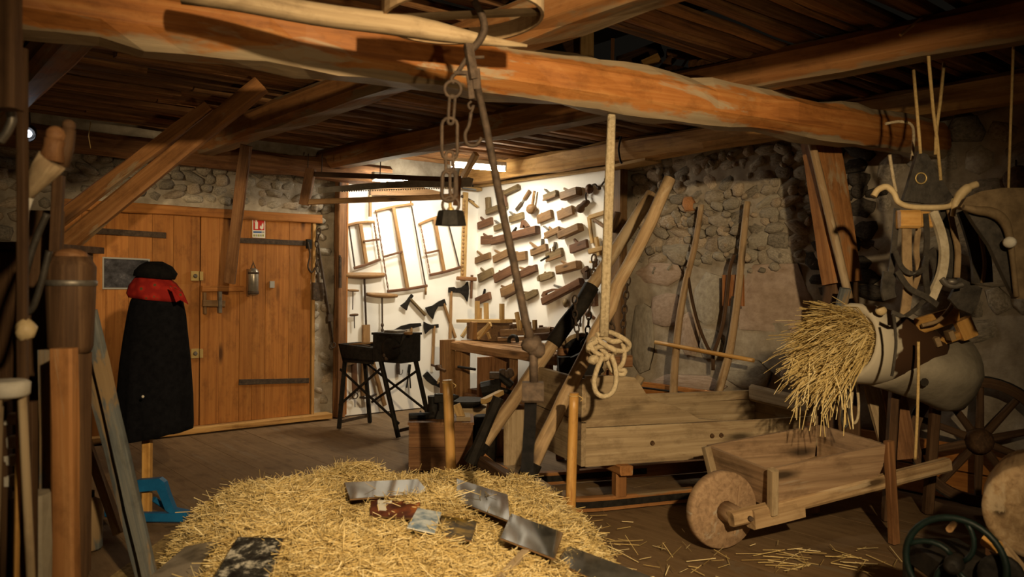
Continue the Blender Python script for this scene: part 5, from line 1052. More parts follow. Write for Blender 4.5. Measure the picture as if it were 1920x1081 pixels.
# ================================================================= CLOAK ON ITS STAND
mq = PZ(275, 972); mY = mq.y
mn = thing('cloak_mannequin', 'black cloak with red scarf and black hat on a wooden post', 'mannequin', mq)
def mp(x, y, d=0): return PY(x, y, mY + d)
m = MB(); m.hew(V((mq.x, mY, 0.0)), V((mq.x, mY, 1.42)), 0.05, 0.04, up=V((0, -1, 0)), n=3, jit=0.003); m.build('post', 'pole', mn)
prof = [(829, 803, 227, 360), (815, 795, 225, 361), (790, 785, 224, 361), (740, 740, 225, 360), (680, 680, 229, 356), (630, 630, 235, 351), (590, 590, 241, 347), (565, 565, 246, 342), (550, 550, 253, 330), (536, 536, 266, 312)]
R_ = []; G_ = []; N = 48
for k, (yl, yr, xl, xr) in enumerate(prof):
    a = mp(xl, yl); b = mp(xr, yr); cx = (a + b) / 2; hw = (b.x - a.x) / 2; q = []; y = (yl + yr) / 2
    for i in range(N):
        t_ = i * math.tau / N; fd = min(1, max(0, (y - 560) / 200)); fold = 1 + 0.05 * math.sin(t_ * 9 + 0.8) * fd + 0.02 * math.sin(t_ * 15) * fd
        q.append(cx + V((math.cos(t_) * hw * (1 if abs(math.cos(t_)) > 0.93 else fold), math.sin(t_) * hw * 0.72 * fold, math.cos(t_) * (b.z - a.z) / 2))); G_.append(V((t_, y * 0.01, 0)))
    R_.append(q)
m = MB(); m.rings(R_, G_, True, True); m.build('cloak', 'black_cloth', mn)
sc_, nt, b = base('red_patterned_scarf', 0.85, 0, 0.15); tc = nt.nodes.new('ShaderNodeTexCoord').outputs['Object']
vo = nt.nodes.new('ShaderNodeTexVoronoi'); vo.inputs['Scale'].default_value = 22; nt.links.new(tc, vo.inputs['Vector'])
nt.links.new(ramp(nt, vo.outputs['Distance'], [(0.14, (0.10, 0.07, 0.03)), (0.24, (0.36, 0.022, 0.014)), (0.6, (0.24, 0.013, 0.01))]), b.inputs['Base Color'])
R_ = []; G_ = []
for k, (y, xl, xr) in enumerate([(556, 244, 340), (548, 241, 343), (534, 246, 340), (522, 254, 330), (508, 266, 312), (500, 274, 302)]):
    a = mp(xl, y + 0); b_ = mp(xr, y + 10); cx = (a + b_) / 2; hw = (b_.x - a.x) / 2; q = []
    for i in range(N):
        t_ = i * math.tau / N; f = 1 + 0.04 * math.sin(t_ * 7 + k)
        q.append(cx + V((math.cos(t_) * hw * f, math.sin(t_) * hw * 0.78 * f, (a.z - b_.z) / 2 * -math.cos(t_) * -1 * -1))); G_.append(V((t_, y * .01, 0)))
    R_.append(q)
m = MB(); m.rings(R_, G_, True, True); scf = m.build('scarf', sc_, mn)
m = MB(); m.poly([mp(318, 535, -0.2), mp(342, 548, -0.2), mp(352, 570, -0.17), mp(338, 562, -0.19), mp(330, 566, -0.2)], V((0, 0.012, 0))); m.build('scarf_end', sc_, scf)
m = MB(); R_ = []; G_ = []
for y, xl, xr, dz in ((520, 252, 326, 10), (510, 254, 331, 8), (498, 264, 322, 4), (490, 276, 304, 0)):
    a = mp(xl, y - dz * 0.4); b_ = mp(xr, y + dz * 0.4); cx = (a + b_) / 2; hw = (b_.x - a.x) / 2; q = []
    for i in range(24):
        t_ = i * math.tau / 24; q.append(cx + V((math.cos(t_) * hw, math.sin(t_) * hw * 0.9, -math.cos(t_) * (a.z - b_.z) / 2))); G_.append(V((t_, y * .01, 0)))
    R_.append(q)
m.rings(R_, G_, True, True); m.build('hat', 'felt', mn)
m = MB(); m.ball(mp(268, 743, -0.26), 0.008); m.build('button', 'whitestone', mn)
bs = thing('blue_stand', 'bright blue painted wooden trestle foot holding the post', 'stand', V((mq.x + 0.08, mY, 0)))
bx = lambda x, y, d=0: PY(x, y, mY + d)
m = MB(); m.poly([bx(264, 896, -0.03), bx(305, 893, -0.03), bx(314, 900, -0.03), bx(322, 925, -0.03), bx(332, 950, -0.03), bx(356, 955, -0.03), bx(356, 964, -0.03), bx(335, 965, -0.03), bx(316, 952, -0.03), bx(305, 925, -0.03), bx(300, 915, -0.03), bx(268, 918, -0.03)], V((0, -0.045, 0))); m.build('scroll_leg', 'blue', bs)
m = MB(); m.hew(V((bx(262, 960).x, mY - 0.06, 0.03)), V((bx(354, 960).x, mY - 0.06, 0.03)), 0.05, 0.05); m.build('floor_bar', 'blue', bs)
m = MB(); m.hew(V((bx(195, 960).x, mY + 0.03, 0.03)), V((bx(262, 960).x, mY + 0.03, 0.03)), 0.05, 0.05); m.build('floor_bar', 'blue', bs)
m = MB(); m.hew(bx(288, 935, 0.02), bx(318, 955, 0.1), 0.03, 0.03); m.build('stay', 'blue', bs)

# ================================================================= CLUTTER AT THE LEFT EDGE
def upright(name, label, cat, a, b, Ya, Yb, w_, h_, mat, n=5, jit=0.006, rnd=False, ch=0.15):
    m = MB(); m.hew(PY(*a, Ya), PY(*b, Yb), w_, h_, up=V((0, -1, 0)), n=n, jit=jit, rnd=rnd, ch=ch); return m.build(name, mat, label=label, cat=cat)
def foot(x, Y): return (x, 540.5 - 12.5 + 0.0107 * (x - 960) + CAMH / Y * F)
upright('pale_post', 'smooth light brown post standing at the left foreground', 'post', foot(128, 2.45), (121, 652), 2.45, 2.45, 0.066, 0.05, 'joist')
upright('grey_plank', 'blue-grey plank standing behind the light brown post', 'plank', foot(92, 2.62), (92, 655), 2.62, 2.62, 0.05, 0.03, 'paintgrey')
upright('painted_plank', 'worn blue-grey painted plank leaning, the left of a pair', 'plank', foot(272, 3.62), (152, 618), 3.62, 3.35, 0.05, 0.03, 'paintgrey', 6)
upright('painted_plank', 'worn blue-grey painted plank leaning, the right of a pair with a pale end', 'plank', foot(290, 3.55), (166, 582), 3.55, 3.28, 0.06, 0.03, 'paintgrey', 6)
upright('brown_lath', 'short brown lath leaning behind the blue-grey planks', 'lath', (222, 1000), (158, 815), 3.95, 4.1, 0.05, 0.025, 'shaft')
upright('tall_rail', 'dark upright rail hanging from above at the very left edge', 'rail', (12, 205), (12, -40), 2.05, 2.05, 0.062, 0.05, 'dark')
upright('dark_rail', 'thin dark rail standing at the left edge below the short hanging rail', 'rail', foot(47, 2.2), (40, 90), 2.2, 2.2, 0.022, 0.02, 'dark')
upright('yellow_stick', 'slim yellowish stick standing in the dark tool stack', 'stick', foot(22, 2.12), (44, 330), 2.12, 2.25, 0.014, 0.014, 'pole', rnd=True)
upright('dark_board', 'broad dark board added as a backdrop behind the tool stack', 'board', foot(62, 2.95), (88, 395), 2.95, 3.0, 0.12, 0.03, 'dark')  # boards added as a dark backdrop to the left clutter
upright('dark_board', 'narrow dark board added as a backdrop across the tool stack', 'board', foot(70, 2.7), (110, 330), 2.7, 2.8, 0.04, 0.03, 'dark')
cb = thing('shadow_cabinet', 'tall dark cabinet added to fill the shadow behind the left-edge tools', 'cabinet', V((-2.12, 3.45, 0)))  # added stand-in for the darkness behind the left clutter
for k_, (a_, b_) in enumerate(((-2.62, -2.30), (-2.297, -1.98))):
    m = MB(); m.hew(V(((a_ + b_) / 2, 3.30, 0.06)), V(((a_ + b_) / 2, 3.30, 1.50)), b_ - a_ - 0.006, 0.03, up=V((0, -1, 0)), n=3, jit=0.002, ch=0.1); dd = m.build('door', 'dark', cb)
    m = MB(); m.ball(V((-2.33 if k_ == 0 else -2.26, 3.27, 1.0)), 0.018); m.build('knob', 'rust', dd)
m = MB(); m.box(V((-2.30, 3.56, 0.765)), (0.66, 0.48, 1.49), None, 0.03); m.build('body', 'dark', cb)
m = MB(); m.box(V((-2.30, 3.55, 1.527)), (0.72, 0.56, 0.03), None, 0.1); m.build('top', 'dark', cb)
t_ = thing('forked_handle', 'pale carved tool with two round knobs at the upper left', 'tool', PY(50, 640, 2.25))
k9 = lambda x, y, d=0: PY(x, y, 2.25 + d)
m = MB(); m.tube([k9(45, 640), k9(44, 470), k9(46, 395), k9(52, 370)], [0.010, 0.011, 0.012, 0.016], 8); m.build('shaft', 'whitestone', t_)
m = MB(); m.tube([k9(50, 372), k9(62, 350), k9(82, 320), k9(98, 300)], [0.012, 0.022, 0.036, 0.040], 10); m.build('socket', 'grey', t_)
m = MB(); m.tube([k9(96, 302), k9(100, 275), k9(103, 262)], [0.034, 0.026, 0.028], 10); m.ball(k9(104, 254), 0.027); m.build('knob', 'brown', t_)
m = MB(); m.tube([k9(112, 310, 0.03), k9(122, 275, 0.03), k9(128, 242, 0.03)], [0.026, 0.024, 0.02], 10); m.ball(k9(129, 236, 0.03), 0.019); m.build('knob', 'dark', t_)
m = MB(); P = bez([PY(x, y, 2.1) for x, y in [(0, 265), (14, 245), (22, 225), (18, 205), (8, 200), (-8, 205)]]); m.tube(P, 0.012, 7); m.build('iron_crook', 'steel', label='pale curved hook at the far upper left edge', cat='hook')
m = MB(); P = bez([PY(x, y, 2.55) for x, y in [(88, 400), (60, 470), (38, 560), (45, 585), (62, 575), (80, 520), (92, 470)]]); m.tube(P, 0.011, 7); m.build('harness_loop', 'leather', label='dark leather loop hanging in the tool stack', cat='strap')
bk = thing('wooden_churn', 'dark wooden churn with a metal band, left of the door photograph', 'churn', PY(130, 662, 2.7))
o = PY(132, 660, 2.7); hh = PY(132, 482, 2.7).z - o.z
m = MB(); m.lathe([(0.062, 0), (0.070, 0.02), (0.076, hh * 0.6), (0.078, hh * 0.9), (0.060, hh), (0.03, hh + 0.01)], o, UP, 22); m.build('staves', 'dark', bk)
m = MB(); m.lathe([(0.0785, hh * 0.70), (0.081, hh * 0.71), (0.081, hh * 0.75), (0.0785, hh * 0.76)], o, UP, 22, False); m.build('band', 'steel', bk)
m = MB(); m.ball(o + UP * (hh + 0.005), 0.055, 0.055, 0.025); m.build('lid', 'brown', bk)
upright('churn_plinth', 'dark post carrying the wooden churn', 'post', foot(132, 2.7), (132, 661), 2.7, 2.7, 0.10, 0.09, 'dark')
m = MB(); m.ball(PY(48, 618, 2.2), 0.027, 0.027, 0.03, None, 12, 8, 0.25); m.build('cream_ball', 'horn', label='cream coloured round knob in the left tool stack', cat='knob')
sst = thing('stool', 'small stool with a pale round seat at the left edge', 'stool', PY(18, 745, 2.1) * 1.0)
o = PY(12, 728, 2.1); m = MB(); m.lathe([(0.045, -0.022), (0.055, -0.015), (0.056, 0.015), (0.045, 0.022)], o, UP, 20); m.build('seat', 'whitestone', sst)
for a in (0.5, 2.6, 4.7):
    f = o + V((math.cos(a) * 0.035, math.sin(a) * 0.035, -0.02)); m = MB(); m.tube([f, V((f.x + math.cos(a) * 0.05, f.y + math.sin(a) * 0.05, 0))], 0.011, 8); m.build('leg', 'grey', sst)
rk = thing('spool_rack', 'dark upright rack holding four pale blocks, left edge', 'rack', V((PY(33, 900, 2.3).x, 2.3, 0)))
for x in (12, 60):
    m = MB(); m.hew(PY(*foot(x, 2.3), 2.3), PY(x, 752, 2.3), 0.02, 0.03, up=V((0, -1, 0))); m.build('rail', 'dark', rk)
for y in (785, 828, 862, 900):
    m = MB(); m.hew(PY(14, y, 2.3), PY(58, y - 2, 2.3), 0.03, 0.032, n=2, jit=0.004); m.build('block', 'whitestone', rk)
m = MB(); m.hew(PY(*foot(48, 2.35), 2.35), PY(48, 925, 2.35), 0.13, 0.1, up=V((0, -1, 0)), n=5, jit=0.012, ch=0.3); m.build('beige_bundle', 'canvas', label='beige canvas bundle standing below the spool rack', cat='bundle')
o = PZ(168, 1028); jg = thing('plastic_jug', 'grey translucent jug on the floor behind the leaning planks', 'jug', o)
m = MB(); m.lathe([(0.055, 0), (0.062, 0.01), (0.062, 0.2), (0.05, 0.25), (0.02, 0.27)], o, UP, 18); m.build('body', 'paintgrey', jg)
m = MB(); m.lathe([(0.022, 0.265), (0.022, 0.30)], o, UP, 12); m.build('cap', 'iron', jg)

# ================================================================= STRAW HEAP
HC = V((-0.70, 3.4)); HA, HB = 1.15, 1.65
def heap(x, y):
    dx = (HC.x - x) / max(0.5, min(1.12, 0.62 + (y - 3.0) * 0.37)) if x < HC.x else (x - HC.x) / 1.2; dy = abs(y - HC.y) / (HB if y > HC.y else 1.05)
    r3 = dx ** 3 + dy ** 3
    n_ = 0.085 * noise.noise(V((x * 2.3, y * 2.3, 3))) + 0.05 * noise.noise(V((x * 6, y * 6, 1)))
    if r3 >= 1: return max(-0.05, -0.02 + n_ * 0.3)
    return 0.375 * (1 - r3) ** 0.6 + n_ * min(1, (1 - r3) * 3)
def PH(px, py, up=0.0):
    d = ray(px, py); t_ = 2.0
    while t_ < 7:
        p = CO + d * t_
        if p.z - up <= heap(p.x, p.y): return p
        t_ += 0.01
    return PZ(px, py, 0)
BOARDS = []
# ---- glossy boards and papers on the straw
gb, nt, b = base('glossy_dark_photo_board', 0.07, 0, 0.6); tc = nt.nodes.new('ShaderNodeTexCoord').outputs['Object']
nt.links.new(ramp(nt, nz(nt, tc, 5, 6, 0.7), [(0.35, (0.035, 0.034, 0.030)), (0.7, (0.10, 0.098, 0.09))]), b.inputs['Base Color'])
gm, nt, b = base('mottled_print', 0.25, 0, 0.5); tc = nt.nodes.new('ShaderNodeTexCoord').outputs['Object']
nt.links.new(ramp(nt, nz(nt, tc, 11, 8, 0.75), [(0.42, (0.012, 0.012, 0.012)), (0.52, (0.05, 0.05, 0.045)), (0.60, (0.55, 0.52, 0.44))]), b.inputs['Base Color'])
gg, nt, b = base('faded_grey_print', 0.35, 0, 0.4); tc = nt.nodes.new('ShaderNodeTexCoord').outputs['Object']
nt.links.new(ramp(nt, nz(nt, tc, 5, 5, 0.6), [(0.40, (0.10, 0.085, 0.065)), (0.60, (0.27, 0.23, 0.18))]), b.inputs['Base Color'])
def panel_px(name, label, cat, corners, mat, rim='plane_a', th=0.006, up=0.02, tilt=None):
    """flat board lying on the straw: its plane is fitted to three corners, the fourth follows"""
    P = [PH(x, y, up) for x, y in corners]
    n = (P[1] - P[0]).cross(P[3] - P[0]).normalized()
    if n.z < 0: n = -n
    if tilt is not None: n = V(tilt).normalized()
    c = (P[0] + P[1] + P[2] + P[3]) / 4
    P = [onplane(x, y, c, n) for x, y in corners]
    t_ = thing(name, label, cat, c); BOARDS.append([(p.x, p.y) for p in P])
    m = MB(); m.poly(P, -n * th); m.build('backing', rim, t_)
    m = MB(); m.poly([p + (c - p) * 0.012 + n * 0.0005 for p in P], n * 0.001); m.build('print', mat, t_); return t_, P, n, c
panel_px('photo_board', 'glossy dark photo board lying farthest back on the straw', 'photograph', [(645, 904), (784, 898), (806, 924), (656, 935)], gb, up=0.04, tilt=(0.035, 0.01, 1))
panel_px('photo_board', 'glossy dark photo board tilted up beside the far barrier post', 'photograph', [(856, 897), (952, 927), (956, 977), (855, 938)], gb, up=0.05, tilt=(0.06, -0.02, 1))
panel_px('photo_board', 'glossy dark photo board sloping down at the right edge of the straw', 'photograph', [(958, 962), (1056, 998), (1040, 1047), (938, 1008)], gb, up=0.06, tilt=(0.09, -0.01, 1))
panel_px('photo_board', 'glossy photo board lowest at the right, beside the near barrier post', 'photograph', [(1064, 1022), (1125, 1042), (1215, 1078), (1180, 1110), (1045, 1054)][0:1] + [(1225, 1082), (1180, 1118), (1044, 1053)], gb, up=0.13, tilt=(0.10, 0.0, 1))
panel_px('photo_board', 'faded grey photo board at the lower left of the heap', 'photograph', [(348, 1024), (445, 1005), (385, 1090), (262, 1096)], gg, up=0.06, tilt=(-0.12, -0.12, 1))
panel_px('photo_board', 'black and white mottled photo board at the lower left of the heap', 'photograph', [(446, 1006), (532, 1008), (500, 1100), (392, 1096)], gm, up=0.06, tilt=(-0.02, -0.12, 1))
bk_, nt, b = base('brown_booklet_print', 0.6, 0, 0.2); tc = nt.nodes.new('ShaderNodeTexCoord').outputs['Object']
nt.links.new(ramp(nt, nz(nt, tc, 14, 3, 0.5), [(0.40, (0.055, 0.016, 0.008)), (0.60, (0.16, 0.045, 0.018)), (0.75, (0.42, 0.13, 0.02))]), b.inputs['Base Color'])
t_, P, n, c = panel_px('booklet', 'red-brown glossy booklet with a white label lying on the straw', 'booklet', [(696, 936), (788, 941), (784, 972), (693, 966)], bk_, th=0.008, up=0.02)
m = MB(); m.poly([onplane(x, y, c + n * 0.002, n) for x, y in [(708, 937), (735, 938), (734, 943), (724, 943), (724, 957), (709, 956)]], n * 0.001); m.build('white_label', 'sign_white', t_)
bl_, nt, b = base('blue_sky_print', 0.6, 0, 0.2); tc = nt.nodes.new('ShaderNodeTexCoord').outputs['Object']
nt.links.new(ramp(nt, nz(nt, tc, 13, 4, 0.6), [(0.38, (0.13, 0.20, 0.28)), (0.58, (0.55, 0.60, 0.62))]), b.inputs['Base Color'])
panel_px('postcard', 'pale blue and white printed sheet crumpled on the straw', 'postcard', [(783, 952), (828, 960), (815, 1000), (763, 988)], bl_, 'sign_white', 0.003, 0.03)
yl_, nt, b = base('dark_yellow_print', 0.6, 0, 0.2); tc = nt.nodes.new('ShaderNodeTexCoord').outputs['Object']
nt.links.new(ramp(nt, nz(nt, tc, 12, 4, 0.6), [(0.42, (0.035, 0.024, 0.010)), (0.60, (0.28, 0.18, 0.03))]), b.inputs['Base Color'])
panel_px('postcard', 'dark brown and yellow printed card half sunk in the straw', 'postcard', [(826, 966), (895, 975), (884, 1013), (828, 1005)], yl_, 'plane_a', 0.004, 0.02)
m = MB(); m.hew(PH(985, 1032, 0.02), PH(935, 1085, 0.02), 0.03, 0.012, n=2); m.build('straw_slat', 'grey', label='pale flat wooden slat lying on the straw below the boards', cat='slat')

m = MB(); n1_, n2_ = 60, 80; vs_ = []; fs = []
for i in range(n1_ + 1):
    for j in range(n2_ + 1):
        x = HC.x - HA * 1.02 + 2.04 * HA * i / n1_; y = HC.y - HB * 1.02 + 2.04 * HB * j / n2_; vs_.append(V((x, y, max(heap(x, y) - 0.012, -0.004))))
for i in range(n1_):
    for j in range(n2_):
        k = i * (n2_ + 1) + j; fs.append([k, k + n2_ + 1, k + n2_ + 2, k + 1])
m.add(vs_, fs, vs_, True)
sh = thing('straw_heap', 'wide heap of loose golden straw in the foreground', 'straw', V((HC.x, HC.y, 0))); sh['kind'] = 'stuff'
mo = m.build('straw_mound', 'strawbase', sh, kind='stuff')
rs = random.Random(11)
def stalks(mb, n, pos, length, rad=(0.0012, 0.0026), up=0.35):
    for _ in range(n):
        p = pos(); 
        if p is None: continue
        L = rs.uniform(*length); a = 5.0 * noise.noise(V((p.x * 3, p.y * 3, 7))) + rs.gauss(0, 0.75); el = rs.gauss(0, up)
        d = V((math.cos(a) * math.cos(el), math.sin(a) * math.cos(el), math.sin(el)))
        r_ = rs.uniform(*rad); x, y, z = frame(d); A = p - d * L / 2; B = p + d * L / 2 + V((0, 0, rs.uniform(-0.01, 0.012)))
        cv = min(1, max(0, rs.gauss(0.5, 0.24))); g_ = V((0, 0, cv))
        R1 = [A + y * r_, A - y * r_ * 0.5 + z * r_ * 0.87, A - y * r_ * 0.5 - z * r_ * 0.87]; R2 = [B + y * r_, B - y * r_ * 0.5 + z * r_ * 0.87, B - y * r_ * 0.5 - z * r_ * 0.87]
        mb.rings([R1, R2], [g_] * 6, False, False)
def covered(x, y):
    for Q in BOARDS:
        s_ = 0
        for a_, b_ in zip(Q, Q[1:] + Q[:1]): s_ += 1 if (b_[0] - a_[0]) * (y - a_[1]) - (b_[1] - a_[1]) * (x - a_[0]) > 0 else -1
        if abs(s_) == len(Q): return True
    return False
def on_heap():
    while True:
        x = HC.x + rs.uniform(-1.04, 1.04) * HA; y = HC.y + rs.uniform(-0.62, 1.03) * HB
        h = heap(x, y)
        if covered(x, y) and rs.random() > 0.02: continue
        if h > 0.004: return V((x, y, max(0.004, h + rs.uniform(-0.012, 0.012))))
m = MB(); stalks(m, 46000, on_heap, (0.025, 0.12), (0.0008, 0.0020), up=0.30)
stalks(m, 900, lambda: on_heap() + UP * 0.008, (0.10, 0.24), (0.0014, 0.0028), 0.2)
stalks(m, 2600, lambda: on_heap() + UP * 0.015, (0.05, 0.13), (0.0009, 0.0018), 0.8)
m.build('stalks', 'straw', sh, kind='stuff')
def floor_straw():
    x = rs.gauss(0.35, 0.45); y = rs.gauss(4.1, 0.35); return V((x, y, 0.004 + rs.random() * 0.012)) if heap(x, y) < 0.02 else None
def floor_straw2():
    q = PZ(rs.gauss(1540, 110), rs.gauss(1048, 12), 0.005); return q
def floor_straw3():
    return PZ(rs.uniform(380, 700), rs.uniform(905, 985), 0.005) + V((0, 0.15, 0))
m = MB(); stalks(m, 130, floor_straw, (0.03, 0.13), up=0.08); stalks(m, 60, floor_straw2, (0.05, 0.22), up=0.04); stalks(m, 160, floor_straw3, (0.03, 0.15), up=0.06)
stalks(m, 150, lambda: PZ(rs.gauss(1080, 60), rs.gauss(1030, 12), 0.01), (0.04, 0.2), up=0.3)
m.build('scattered_straw', 'straw', label='loose straw scattered on the floor around the heap', cat='straw', kind='stuff')

# ---- barrier posts standing at the heap
def bpost(label, x0, y0, x1, y1, Y, r_):
    t_ = thing('barrier_post', label, 'post', V((PY(x0, y0, Y).x, Y, 0)), 'peeled barrier posts'); a = PY(x0, y0, Y); b = PY(x1, y1, Y); a = a + (a - b) * (a.z / (b.z - a.z)) if a.z > 0 else a
    m = MB(); N = 9; P = [a.lerp(b, i / N) + V((0.006 * noise.noise(V((i, x0, 0))), 0, 0)) for i in range(N + 1)]
    m.tube(P, [r_ * (1.08 - 0.1 * i / N) for i in range(N + 1)], 12); m.build('pole', 'pole', t_)
    m = MB(); m.ring(b - UP * 0.015, r_ * 1.02, 0.003, UP, 16, 5); m.tube(bez([b - UP * 0.015 + V((r_, -0.01, 0)), b - UP * 0.03 + V((r_ + 0.02, -0.01, 0)), b - UP * 0.045 + V((r_ + 0.01, 0, 0))]), 0.003, 5); m.build('twine_tie', 'twine', t_); return b
b1_ = bpost('peeled orange barrier post standing before the wooden box', 846, 892, 839, 712, 4.72, 0.030)
b2_ = bpost('peeled orange barrier post standing before the sledge', 1068, 1014, 1076, 736, 4.36, 0.027)

# ================================================================= RIGHT SIDE: HARNESS, HIDE, WHEEL
HY = 4.05; h_ = lambda x, y, d=0: PY(x, y, HY + d)
# cords tied over the joist
jk = thing('suspension_cord', 'pale cords tied over the right-hand joist to carry the harness', 'cord', h_(1740, 340))
m = MB(); m.tube([h_(1738, 60, -0.1), h_(1742, 120, -0.1), h_(1750, 210, -0.04), h_(1757, 260), h_(1764, 338)], 0.0085, 7); m.build('strand', 'twine', jk)
m = MB(); m.tube([h_(1770, 118, 0.15), h_(1763, 190, 0.08), h_(1756, 240), h_(1754, 290)], 0.0085, 7); m.build('strand', 'twine', jk)
m = MB(); m.tube([h_(1713, 132, 0.1), h_(1717, 180, 0.05), h_(1723, 250), h_(1726, 288)], 0.0085, 7); m.build('strand', 'twine', jk)
m = MB(); m.tube(bez([h_(x, y, -0.12) for x, y in [(1688, 66), (1705, 52), (1722, 40), (1728, 36), (1735, 50), (1725, 52), (1738, 44), (1738, 62)]]), 0.0085, 7); m.build('knot', 'twine', jk)
m = MB(); m.tube(bez([h_(1668, 290, 0.1), h_(1674, 330, 0.1), h_(1680, 360, 0.1)]), 0.009, 6); m.tube(bez([h_(1660, 232, 0.3), h_(1690, 228, 0.3), h_(1712, 240, 0.25), h_(1710, 300, 0.1)]), 0.008, 6); m.build('slack_cord', 'rope', jk)
hn = thing('draft_harness', 'black leather draft harness with wooden hames hanging from the joist', 'harness', h_(1740, 560))
m = MB(); m.poly([h_(x, y) for x, y in [(1722, 283), (1740, 290), (1758, 318), (1772, 345), (1788, 370), (1770, 380), (1735, 381), (1693, 376), (1702, 350), (1712, 315)]], V((0, 0.03, 0))); hb = m.build('housing', 'leather', hn)
m = MB(); m.ring(h_(1727, 334, -0.005), 0.027, 0.004, V((0, 1, 0)), 20, 6); m.build('brass_ring', 'brass', hb)
m = MB(); m.tube(bez([h_(x, y, -0.03) for x, y in [(1638, 368), (1646, 356), (1662, 350), (1676, 362), (1684, 378), (1705, 387), (1745, 389), (1780, 386), (1790, 374)]]), [0.016] * 17 + [0.014] * 32, 9); m.build('hame', 'horn', hn)
m = MB(); m.tube(bez([h_(x, y, -0.04) for x, y in [(1786, 405), (1790, 385), (1800, 366), (1815, 352), (1832, 345)]]), [0.012] * 5 + [0.02] * 6 + [0.024] * 8 + [0.018] * 6, 9); m.build('hame', 'horn', hn)
m = MB(); m.hew(h_(1684, 411, -0.03), h_(1722, 411, -0.03), 0.06, 0.09, n=2, ch=0.2); m.hew(h_(1722, 411, 0), h_(1743, 412, 0.02), 0.05, 0.08, n=1); m.build('wooden_pad', 'pole', hn)
def strp(pts, w_, mat, d=0.0, t=0.008, nm='strap'):
    m = MB(); m.strap(bez([h_(x, y, d) for x, y in pts], 4), w_, t, V((1, 0.15, 0.1))); m.build(nm, mat, hn)
strp([(1700, 428), (1700, 480), (1702, 540), (1696, 590)], 0.05, 'tan', -0.03)
strp([(1682, 390), (1678, 440), (1672, 500), (1660, 545)], 0.03, 'leather', 0.0)
strp([(1722, 428), (1718, 470), (1722, 510), (1712, 545)], 0.028, 'tan', 0.02)
strp([(1748, 396), (1762, 430), (1770, 470), (1766, 510), (1752, 545), (1745, 562)], 0.045, 'wool', -0.01, 0.02)
strp([(1780, 392), (1788, 430), (1796, 470), (1794, 520)], 0.03, 'tan', 0.0)
strp([(1768, 392), (1778, 440), (1784, 490), (1780, 520)], 0.04, 'leather', 0.03)
strp([(1812, 392), (1825, 430), (1838, 480), (1842, 530)], 0.11, 'leather', 0.02, 0.015, 'flap')
strp([(1838, 440), (1846, 490), (1842, 530)], 0.016, 'tan', 0.0, 0.01)
strp([(1735, 400), (1738, 450), (1735, 500), (1740, 560)], 0.03, 'leather', -0.02)
strp([(1678, 470), (1690, 500), (1708, 512), (1730, 505), (1738, 480)], 0.026, 'leather', -0.06)
strp([(1682, 508), (1705, 540), (1735, 556), (1758, 572)], 0.03, 'leather', -0.07)
strp([(1735, 560), (1715, 580), (1695, 592), (1672, 585)], 0.022, 'leather', -0.06)
strp([(1668, 510), (1664, 540), (1668, 560)], 0.07, 'leather', -0.04, 0.012, 'flap')
strp([(1675, 590), (1680, 640), (1676, 680), (1672, 705)], 0.012, 'leather', -0.1)
strp([(1742, 470), (1755, 490), (1760, 520), (1750, 545)], 0.06, 'leather', 0.04, 0.012, 'flap')
m = MB(); m.tube(bez([h_(x, y, -0.03) for x, y in [(1766, 522), (1775, 532), (1790, 536), (1805, 533)]]), 0.015, 8); m.ball(h_(1786, 528, -0.04), 0.03, 0.02, 0.016); m.build('buckle', 'steel', hn)
m = MB(); m.poly([h_(x, y, 0.05) for x, y in [(1800, 520), (1842, 540), (1834, 570), (1822, 588), (1796, 578), (1780, 560)]], V((0, 0.02, 0))); m.build('flap', 'leather', hn)

# ---- straw stuffed hide with pack saddle
hd, nt, b = base('brown_and_white_cow_hide', 0.85, 0, 0.2); tc = nt.nodes.new('ShaderNodeTexCoord').outputs['Object']
mp_ = nt.nodes.new('ShaderNodeMapping'); mp_.inputs['Location'].default_value = (0.35, 0.0, -0.05); nt.links.new(tc, mp_.inputs[0])
nn = nz(nt, mp_.outputs[0], 3.2, 4, 0.55); sx_ = nt.nodes.new('ShaderNodeSeparateXYZ'); nt.links.new(tc, sx_.inputs[0])
mm = nt.nodes.new('ShaderNodeMath'); mm.operation = 'MULTIPLY_ADD'; nt.links.new(sx_.outputs[0], mm.inputs[0]); mm.inputs[1].default_value = 1.9; nt.links.new(nn, mm.inputs[2])
nt.links.new(ramp(nt, mm.outputs[0], [(0.15, (0.46, 0.41, 0.32)), (0.19, (0.055, 0.026, 0.012))]), b.inputs['Base Color'])
HA_ = PY(1592, 640, 4.42); HB_ = PY(1805, 680, 4.85); hx = (HB_ - HA_).normalized(); hyv = UP.cross(hx).normalized(); hz = hx.cross(hyv)
hi_ = thing('stuffed_hide', 'straw stuffed brown and white cow hide slung like a trunk', 'hide', HA_ * 0.5 + HB_ * 0.5 - UP * 0.2)
def ell(t_, rx, rz, dz=0.0, n=26, jit=0.02):
    c_ = HA_.lerp(HB_, t_) + UP * dz; return [c_ + hyv * (math.cos(a) * rx * (1 + jit * noise.noise(V((a * 2, t_ * 6, 1))))) + hz * (math.sin(a) * rz * (1 + jit * 2 * noise.noise(V((a * 2, t_ * 6, 5))))) for a in [i * math.tau / n for i in range(n)]]
Rg = [ell(0.02, 0.165, 0.165), ell(-0.02, 0.19, 0.195), ell(0.0, 0.205, 0.215), ell(0.12, 0.21, 0.225), ell(0.28, 0.20, 0.21, 0.01), ell(0.45, 0.19, 0.19, 0.0), ell(0.6, 0.17, 0.15, 0.02), ell(0.72, 0.12, 0.10, 0.03)]
m = MB(); m.rings(Rg, [p for q in Rg for p in q], True, True); m.build('hide', hd, hi_)
Rg = []
